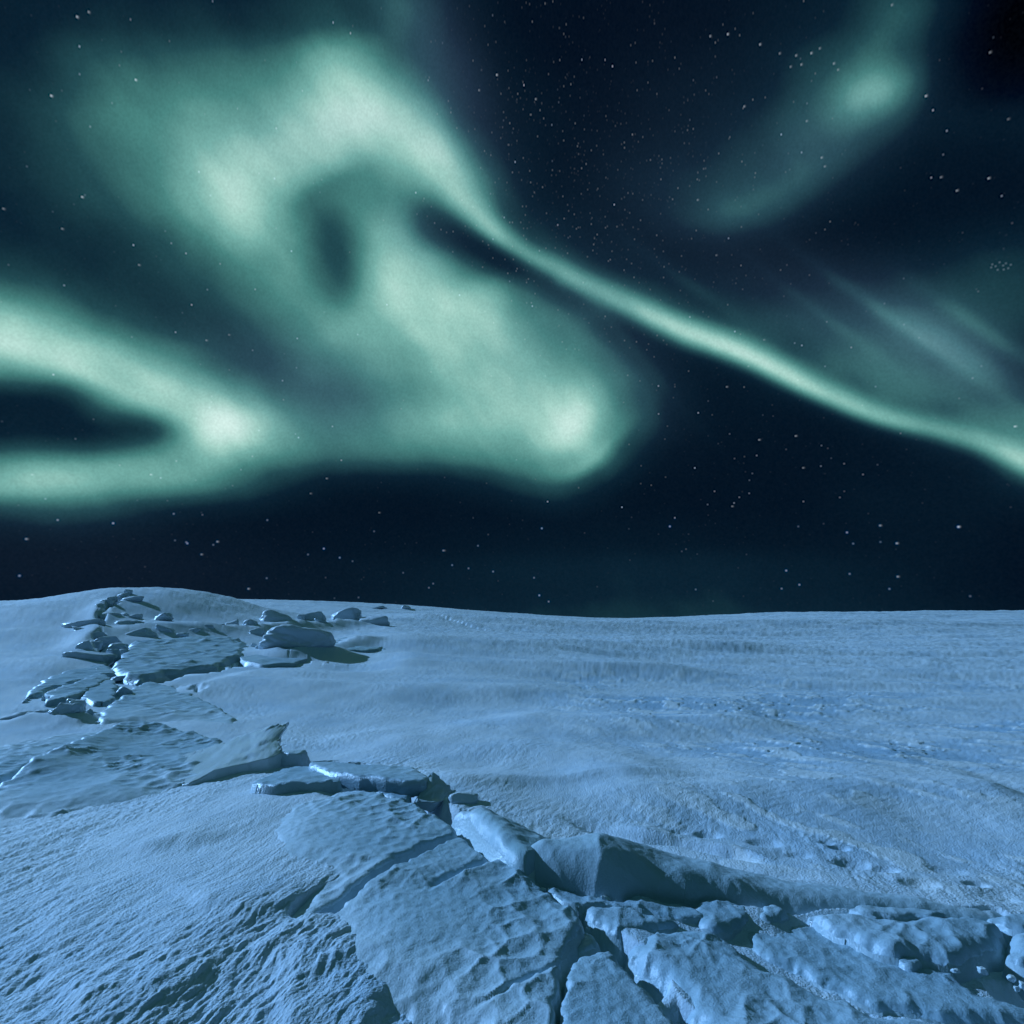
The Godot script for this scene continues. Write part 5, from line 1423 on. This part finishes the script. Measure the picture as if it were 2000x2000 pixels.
	block("ice_chip", "second from the left of the twelve small chips in rubble below the hilltop", "ice chips of the rubble band", -14.64, 25.51, Vector3(0.32, 0.16, 0.26), 0, 165, {"rise": 0.26, "rough": 0.12})
	block("ice_chip", "third from the left of the twelve small chips in rubble below the hilltop", "ice chips of the rubble band", -14.66, 25.75, Vector3(0.37, 0.23, 0.31), 0, 166, {"rise": 0.26, "rough": 0.12})
	block("ice_chip", "fourth from the left of the twelve small chips in rubble below the hilltop", "ice chips of the rubble band", -14.61, 25.69, Vector3(0.19, 0.09, 0.16), 0, 167, {"rise": 0.26, "rough": 0.12})
	block("ice_chip", "fifth from the left of the twelve small chips in rubble below the hilltop", "ice chips of the rubble band", -14.41, 25.62, Vector3(0.3, 0.22, 0.25), 0, 168, {"rise": 0.26, "rough": 0.12})
	block("ice_chip", "sixth from the left of the twelve small chips in rubble below the hilltop", "ice chips of the rubble band", -14.1, 25.27, Vector3(0.39, 0.27, 0.32), 0, 169, {"rise": 0.26, "rough": 0.12})
	block("ice_chip", "seventh from the left of the twelve small chips in rubble below the hilltop", "ice chips of the rubble band", -14.03, 25.32, Vector3(0.32, 0.23, 0.27), 0, 170, {"rise": 0.26, "rough": 0.12})
	block("ice_chip", "eighth from the left of the twelve small chips in rubble below the hilltop", "ice chips of the rubble band", -14.15, 25.76, Vector3(0.24, 0.12, 0.2), 0, 171, {"rise": 0.26, "rough": 0.12})
	block("ice_chip", "ninth from the left of the twelve small chips in rubble below the hilltop", "ice chips of the rubble band", -13.87, 25.45, Vector3(0.39, 0.2, 0.33), 0, 172, {"rise": 0.26, "rough": 0.12})
	block("ice_chip", "tenth from the left of the twelve small chips in rubble below the hilltop", "ice chips of the rubble band", -13.89, 25.64, Vector3(0.27, 0.13, 0.22), 0, 173, {"rise": 0.26, "rough": 0.12})
	block("ice_chip", "eleventh from the left of the twelve small chips in rubble below the hilltop", "ice chips of the rubble band", -13.64, 25.36, Vector3(0.19, 0.11, 0.16), 0, 174, {"rise": 0.26, "rough": 0.12})
	block("ice_chip", "rightmost of the twelve small chips in rubble below the hilltop", "ice chips of the rubble band", -12.86, 25.56, Vector3(0.37, 0.19, 0.31), 0, 175, {"rise": 0.26, "rough": 0.12})
	block("ice_chip", "leftmost of the ten small chips behind the domed plate", "ice chips behind the domed plate", -12.56, 25.21, Vector3(0.17, 0.1, 0.15), 0, 176, {"rise": 0.26, "rough": 0.12})
	block("ice_chip", "second from the left of the ten small chips behind the domed plate", "ice chips behind the domed plate", -12.52, 25.37, Vector3(0.18, 0.09, 0.15), 0, 177, {"rise": 0.26, "rough": 0.12})
	block("ice_chip", "third from the left of the ten small chips behind the domed plate", "ice chips behind the domed plate", -12.39, 25.39, Vector3(0.18, 0.11, 0.15), 0, 178, {"rise": 0.26, "rough": 0.12})
	block("ice_chip", "fourth from the left of the ten small chips behind the domed plate", "ice chips behind the domed plate", -12.29, 25.46, Vector3(0.24, 0.13, 0.2), 0, 179, {"rise": 0.26, "rough": 0.12})
	block("ice_chip", "fifth from the left of the ten small chips behind the domed plate", "ice chips behind the domed plate", -12.29, 25.88, Vector3(0.25, 0.11, 0.21), 0, 180, {"rise": 0.26, "rough": 0.12})
	block("ice_chip", "sixth from the left of the ten small chips behind the domed plate", "ice chips behind the domed plate", -12, 26.1, Vector3(0.36, 0.26, 0.3), 0, 181, {"rise": 0.26, "rough": 0.12})
	block("ice_chip", "seventh from the left of the ten small chips behind the domed plate", "ice chips behind the domed plate", -11.95, 26.24, Vector3(0.2, 0.1, 0.16), 0, 182, {"rise": 0.26, "rough": 0.12})
	block("ice_chip", "eighth from the left of the ten small chips behind the domed plate", "ice chips behind the domed plate", -11.66, 25.9, Vector3(0.2, 0.11, 0.17), 0, 183, {"rise": 0.26, "rough": 0.12})
	block("ice_chip", "ninth from the left of the ten small chips behind the domed plate", "ice chips behind the domed plate", -11.11, 26.88, Vector3(0.41, 0.3, 0.34), 0, 184, {"rise": 0.26, "rough": 0.12})
	block("ice_chip", "rightmost of the ten small chips behind the domed plate", "ice chips behind the domed plate", -10.9, 27.85, Vector3(0.35, 0.17, 0.29), 0, 185, {"rise": 0.26, "rough": 0.12})
	block("ice_chip", "leftmost of the ten small chips along the seam below the hilltop", "ice chips of the crest seam", -16.88, 27.6, Vector3(0.22, 0.11, 0.19), 0, 186, {"rise": 0.26, "rough": 0.12})
	block("ice_chip", "second from the left of the ten small chips along the seam below the hilltop", "ice chips of the crest seam", -17.16, 28.18, Vector3(0.21, 0.11, 0.18), 0, 187, {"rise": 0.26, "rough": 0.12})
	block("ice_chip", "third from the left of the ten small chips along the seam below the hilltop", "ice chips of the crest seam", -16.8, 27.68, Vector3(0.3, 0.17, 0.25), 0, 188, {"rise": 0.26, "rough": 0.12})
	block("ice_chip", "fourth from the left of the ten small chips along the seam below the hilltop", "ice chips of the crest seam", -16.98, 28, Vector3(0.17, 0.08, 0.15), 0, 189, {"rise": 0.26, "rough": 0.12})
	block("ice_chip", "fifth from the left of the ten small chips along the seam below the hilltop", "ice chips of the crest seam", -16.76, 27.79, Vector3(0.17, 0.13, 0.14), 0, 190, {"rise": 0.26, "rough": 0.12})
	block("ice_chip", "sixth from the left of the ten small chips along the seam below the hilltop", "ice chips of the crest seam", -16.91, 28.36, Vector3(0.26, 0.18, 0.22), 0, 191, {"rise": 0.26, "rough": 0.12})
	block("ice_chip", "seventh from the left of the ten small chips along the seam below the hilltop", "ice chips of the crest seam", -16.98, 28.52, Vector3(0.28, 0.17, 0.24), 0, 192, {"rise": 0.26, "rough": 0.12})
	block("ice_chip", "eighth from the left of the ten small chips along the seam below the hilltop", "ice chips of the crest seam", -17.11, 28.87, Vector3(0.26, 0.19, 0.22), 0, 193, {"rise": 0.26, "rough": 0.12})
	block("ice_chip", "ninth from the left of the ten small chips along the seam below the hilltop", "ice chips of the crest seam", -17.36, 29.72, Vector3(0.3, 0.16, 0.25), 0, 194, {"rise": 0.26, "rough": 0.12})
	block("ice_chip", "rightmost of the ten small chips along the seam below the hilltop", "ice chips of the crest seam", -17.07, 29.41, Vector3(0.27, 0.16, 0.22), 0, 195, {"rise": 0.26, "rough": 0.12})
	block("ice_chip", "leftmost of the twelve small chips in heap at seam's foot", "ice chips of the seam heap", -12.94, 20.18, Vector3(0.28, 0.18, 0.23), 0, 196, {"rise": 0.26, "rough": 0.12})
	block("ice_chip", "second from the left of the twelve small chips in heap at seam's foot", "ice chips of the seam heap", -12.86, 20.29, Vector3(0.22, 0.14, 0.19), 0, 197, {"rise": 0.26, "rough": 0.12})
	block("ice_chip", "third from the left of the twelve small chips in heap at seam's foot", "ice chips of the seam heap", -13, 20.63, Vector3(0.15, 0.1, 0.12), 0, 198, {"rise": 0.26, "rough": 0.12})
	block("ice_chip", "fourth from the left of the twelve small chips in heap at seam's foot", "ice chips of the seam heap", -12.81, 20.39, Vector3(0.14, 0.08, 0.11), 0, 199, {"rise": 0.26, "rough": 0.12})
	block("ice_chip", "fifth from the left of the twelve small chips in heap at seam's foot", "ice chips of the seam heap", -12.98, 20.87, Vector3(0.19, 0.08, 0.16), 0, 200, {"rise": 0.26, "rough": 0.12})
	block("ice_chip", "sixth from the left of the twelve small chips in heap at seam's foot", "ice chips of the seam heap", -13.14, 21.55, Vector3(0.29, 0.16, 0.24), 0, 201, {"rise": 0.26, "rough": 0.12})
	block("ice_chip", "seventh from the left of the twelve small chips in heap at seam's foot", "ice chips of the seam heap", -13.28, 22.29, Vector3(0.29, 0.16, 0.24), 0, 202, {"rise": 0.26, "rough": 0.12})
	block("ice_chip", "eighth from the left of the twelve small chips in heap at seam's foot", "ice chips of the seam heap", -13.25, 22.23, Vector3(0.19, 0.14, 0.16), 0, 203, {"rise": 0.26, "rough": 0.12})
	block("ice_chip", "ninth from the left of the twelve small chips in heap at seam's foot", "ice chips of the seam heap", -13.08, 22.07, Vector3(0.17, 0.07, 0.14), 0, 204, {"rise": 0.26, "rough": 0.12})
	block("ice_chip", "tenth from the left of the twelve small chips in heap at seam's foot", "ice chips of the seam heap", -13.12, 22.5, Vector3(0.28, 0.13, 0.24), 0, 205, {"rise": 0.26, "rough": 0.12})
	block("ice_chip", "eleventh from the left of the twelve small chips in heap at seam's foot", "ice chips of the seam heap", -12.83, 22.24, Vector3(0.15, 0.11, 0.12), 0, 206, {"rise": 0.26, "rough": 0.12})
	block("ice_chip", "rightmost of the twelve small chips in heap at seam's foot", "ice chips of the seam heap", -12.65, 22.28, Vector3(0.14, 0.09, 0.12), 0, 207, {"rise": 0.26, "rough": 0.12})
	block("ice_chip", "leftmost of the ten small chips scattered between the ridge plates", "ice chips between the ridge plates", -10.58, 17.57, Vector3(0.21, 0.13, 0.18), 0, 208, {"rise": 0.26, "rough": 0.12})
	block("ice_chip", "second from the left of the ten small chips scattered between the ridge plates", "ice chips between the ridge plates", -10.57, 17.78, Vector3(0.19, 0.09, 0.16), 0, 209, {"rise": 0.26, "rough": 0.12})
	block("ice_chip", "third from the left of the ten small chips scattered between the ridge plates", "ice chips between the ridge plates", -10.3, 17.37, Vector3(0.13, 0.09, 0.11), 0, 210, {"rise": 0.26, "rough": 0.12})
	block("ice_chip", "fourth from the left of the ten small chips scattered between the ridge plates", "ice chips between the ridge plates", -10.17, 17.27, Vector3(0.17, 0.1, 0.14), 0, 211, {"rise": 0.26, "rough": 0.12})
	block("ice_chip", "fifth from the left of the ten small chips scattered between the ridge plates", "ice chips between the ridge plates", -10.24, 17.42, Vector3(0.14, 0.09, 0.11), 0, 212, {"rise": 0.26, "rough": 0.12})
	block("ice_chip", "sixth from the left of the ten small chips scattered between the ridge plates", "ice chips between the ridge plates", -10.04, 17.33, Vector3(0.17, 0.07, 0.14), 0, 213, {"rise": 0.26, "rough": 0.12})
	block("ice_chip", "seventh from the left of the ten small chips scattered between the ridge plates", "ice chips between the ridge plates", -10.36, 17.92, Vector3(0.21, 0.15, 0.18), 0, 214, {"rise": 0.26, "rough": 0.12})
	block("ice_chip", "eighth from the left of the ten small chips scattered between the ridge plates", "ice chips between the ridge plates", -10.33, 18.13, Vector3(0.18, 0.12, 0.15), 0, 215, {"rise": 0.26, "rough": 0.12})
	block("ice_chip", "ninth from the left of the ten small chips scattered between the ridge plates", "ice chips between the ridge plates", -9.97, 17.95, Vector3(0.18, 0.1, 0.15), 0, 216, {"rise": 0.26, "rough": 0.12})
	block("ice_chip", "rightmost of the ten small chips scattered between the ridge plates", "ice chips between the ridge plates", -10.06, 18.15, Vector3(0.17, 0.12, 0.14), 0, 217, {"rise": 0.26, "rough": 0.12})
	block("ice_chip", "leftmost of the ten small clear chips in the glittering heap", "clear chips of the glittering heap", -7.94, 11.75, Vector3(0.15, 0.1, 0.12), 0, 218, {"rise": 0.26, "rough": 0.12, "clear": true})
	block("ice_chip", "second from the left of the ten small clear chips in the glittering heap", "clear chips of the glittering heap", -8.01, 11.91, Vector3(0.12, 0.06, 0.1), 0, 219, {"rise": 0.26, "rough": 0.12, "clear": true})
	block("ice_chip", "third from the left of the ten small clear chips in the glittering heap", "clear chips of the glittering heap", -7.85, 11.84, Vector3(0.12, 0.09, 0.1), 0, 220, {"rise": 0.26, "rough": 0.12, "clear": true})
	block("ice_chip", "fourth from the left of the ten small clear chips in the glittering heap", "clear chips of the glittering heap", -7.79, 11.75, Vector3(0.09, 0.06, 0.07), 0, 221, {"rise": 0.26, "rough": 0.12, "clear": true})
	block("ice_chip", "fifth from the left of the ten small clear chips in the glittering heap", "clear chips of the glittering heap", -7.3, 11.65, Vector3(0.13, 0.07, 0.11), 0, 222, {"rise": 0.26, "rough": 0.12, "clear": true})
	block("ice_chip", "sixth from the left of the ten small clear chips in the glittering heap", "clear chips of the glittering heap", -7.12, 11.62, Vector3(0.1, 0.05, 0.08), 0, 223, {"rise": 0.26, "rough": 0.12, "clear": true})
	block("ice_chip", "seventh from the left of the ten small clear chips in the glittering heap", "clear chips of the glittering heap", -7.23, 11.81, Vector3(0.08, 0.05, 0.07), 0, 224, {"rise": 0.26, "rough": 0.12, "clear": true})
	block("ice_chip", "eighth from the left of the ten small clear chips in the glittering heap", "clear chips of the glittering heap", -7.03, 11.59, Vector3(0.1, 0.07, 0.08), 0, 225, {"rise": 0.26, "rough": 0.12, "clear": true})
	block("ice_chip", "ninth from the left of the ten small clear chips in the glittering heap", "clear chips of the glittering heap", -7.11, 11.74, Vector3(0.08, 0.05, 0.07), 0, 226, {"rise": 0.26, "rough": 0.12, "clear": true})
	block("ice_chip", "rightmost of the ten small clear chips in the glittering heap", "clear chips of the glittering heap", -7.15, 11.92, Vector3(0.13, 0.09, 0.11), 0, 227, {"rise": 0.26, "rough": 0.12, "clear": true})
	block("ice_chip", "leftmost of the eight small chips at the rubble row's end", "ice chips of the far rubble row", -9.91, 31.27, Vector3(0.28, 0.21, 0.24), 0, 228, {"rise": 0.26, "rough": 0.12})
	block("ice_chip", "second from the left of the eight small chips at the rubble row's end", "ice chips of the far rubble row", -9.42, 31.11, Vector3(0.45, 0.28, 0.37), 0, 229, {"rise": 0.26, "rough": 0.12})
	block("ice_chip", "third from the left of the eight small chips at the rubble row's end", "ice chips of the far rubble row", -9.22, 32.72, Vector3(0.24, 0.17, 0.2), 0, 230, {"rise": 0.26, "rough": 0.12})
	block("ice_chip", "fourth from the left of the eight small chips at the rubble row's end", "ice chips of the far rubble row", -8.92, 32.95, Vector3(0.22, 0.14, 0.18), 0, 231, {"rise": 0.26, "rough": 0.12})
	block("ice_chip", "fifth from the left of the eight small chips at the rubble row's end", "ice chips of the far rubble row", -8.23, 34.61, Vector3(0.33, 0.16, 0.27), 0, 232, {"rise": 0.26, "rough": 0.12})
	block("ice_chip", "sixth from the left of the eight small chips at the rubble row's end", "ice chips of the far rubble row", -7.92, 37.24, Vector3(0.48, 0.25, 0.4), 0, 233, {"rise": 0.26, "rough": 0.12})
	block("ice_chip", "seventh from the left of the eight small chips at the rubble row's end", "ice chips of the far rubble row", -7.73, 38.46, Vector3(0.33, 0.16, 0.28), 0, 234, {"rise": 0.26, "rough": 0.12})
	block("ice_chip", "rightmost of the eight small chips at the rubble row's end", "ice chips of the far rubble row", -7.43, 37.25, Vector3(0.29, 0.18, 0.24), 0, 235, {"rise": 0.26, "rough": 0.12})
	block("ice_chip", "leftmost of the eight small chips in crack below bridging slab", "ice chips in the crack", -1.37, 6.61, Vector3(0.07, 0.03, 0.05), 0, 236, {"rise": 0.26, "rough": 0.12})
	block("ice_chip", "second from the left of the eight small chips in crack below bridging slab", "ice chips in the crack", -1.3, 6.59, Vector3(0.12, 0.08, 0.1), 0, 237, {"rise": 0.26, "rough": 0.12})
	block("ice_chip", "third from the left of the eight small chips in crack below bridging slab", "ice chips in the crack", -1.23, 6.49, Vector3(0.06, 0.03, 0.05), 0, 238, {"rise": 0.26, "rough": 0.12})
	block("ice_chip", "fourth from the left of the eight small chips in crack below bridging slab", "ice chips in the crack", -1.24, 6.6, Vector3(0.1, 0.06, 0.09), 0, 239, {"rise": 0.26, "rough": 0.12})
	block("ice_chip", "fifth from the left of the eight small chips in crack below bridging slab", "ice chips in the crack", -1.23, 6.61, Vector3(0.06, 0.04, 0.05), 0, 240, {"rise": 0.26, "rough": 0.12})
	block("ice_chip", "sixth from the left of the eight small chips in crack below bridging slab", "ice chips in the crack", -1.16, 6.56, Vector3(0.09, 0.06, 0.07), 0, 241, {"rise": 0.26, "rough": 0.12})
	block("ice_chip", "seventh from the left of the eight small chips in crack below bridging slab", "ice chips in the crack", -1.08, 6.51, Vector3(0.09, 0.07, 0.08), 0, 242, {"rise": 0.26, "rough": 0.12})
	block("ice_chip", "rightmost of the eight small chips in crack below bridging slab", "ice chips in the crack", -0.93, 6.42, Vector3(0.12, 0.08, 0.1), 0, 243, {"rise": 0.26, "rough": 0.12})
	block("ice_chip", "leftmost of the six small crumbs of ice below the tilted slab", "crumbs below the tilted slab", 2.18, 3.64, Vector3(0.04, 0.02, 0.03), 0, 244, {"rise": 0.26, "rough": 0.12})
	block("ice_chip", "second from the left of the six small crumbs of ice below the tilted slab", "crumbs below the tilted slab", 2.31, 3.65, Vector3(0.04, 0.03, 0.04), 0, 245, {"rise": 0.26, "rough": 0.12})
	block("ice_chip", "third from the left of the six small crumbs of ice below the tilted slab", "crumbs below the tilted slab", 2.4, 3.57, Vector3(0.04, 0.03, 0.03), 0, 246, {"rise": 0.26, "rough": 0.12})
	block("ice_chip", "fourth from the left of the six small crumbs of ice below the tilted slab", "crumbs below the tilted slab", 2.36, 3.48, Vector3(0.03, 0.02, 0.02), 0, 247, {"rise": 0.26, "rough": 0.12})
	block("ice_chip", "fifth from the left of the six small crumbs of ice below the tilted slab", "crumbs below the tilted slab", 2.41, 3.51, Vector3(0.04, 0.03, 0.04), 0, 248, {"rise": 0.26, "rough": 0.12})
	block("ice_chip", "rightmost of the six small crumbs of ice below the tilted slab", "crumbs below the tilted slab", 2.4, 3.46, Vector3(0.04, 0.02, 0.03), 0, 249, {"rise": 0.26, "rough": 0.12})
	block("ice_chip", "leftmost of the eight small chips along the dark wall's foot", "ice chips along the wall foot", 0.19, 4.41, Vector3(0.05, 0.03, 0.04), 0, 250, {"rise": 0.26, "rough": 0.12})
	block("ice_chip", "second from the left of the eight small chips along the dark wall's foot", "ice chips along the wall foot", 0.23, 4.4, Vector3(0.04, 0.03, 0.04), 0, 251, {"rise": 0.26, "rough": 0.12})
	block("ice_chip", "third from the left of the eight small chips along the dark wall's foot", "ice chips along the wall foot", 0.26, 4.4, Vector3(0.06, 0.03, 0.05), 0, 252, {"rise": 0.26, "rough": 0.12})
	block("ice_chip", "fourth from the left of the eight small chips along the dark wall's foot", "ice chips along the wall foot", 0.3, 4.37, Vector3(0.03, 0.02, 0.03), 0, 253, {"rise": 0.26, "rough": 0.12})
	block("ice_chip", "fifth from the left of the eight small chips along the dark wall's foot", "ice chips along the wall foot", 0.52, 4.35, Vector3(0.05, 0.02, 0.04), 0, 254, {"rise": 0.26, "rough": 0.12})
	block("ice_chip", "sixth from the left of the eight small chips along the dark wall's foot", "ice chips along the wall foot", 0.55, 4.33, Vector3(0.05, 0.02, 0.04), 0, 255, {"rise": 0.26, "rough": 0.12})
	block("ice_chip", "seventh from the left of the eight small chips along the dark wall's foot", "ice chips along the wall foot", 0.56, 4.33, Vector3(0.06, 0.04, 0.05), 0, 256, {"rise": 0.26, "rough": 0.12})
	block("ice_chip", "rightmost of the eight small chips along the dark wall's foot", "ice chips along the wall foot", 0.62, 4.34, Vector3(0.05, 0.03, 0.04), 0, 257, {"rise": 0.26, "rough": 0.12})
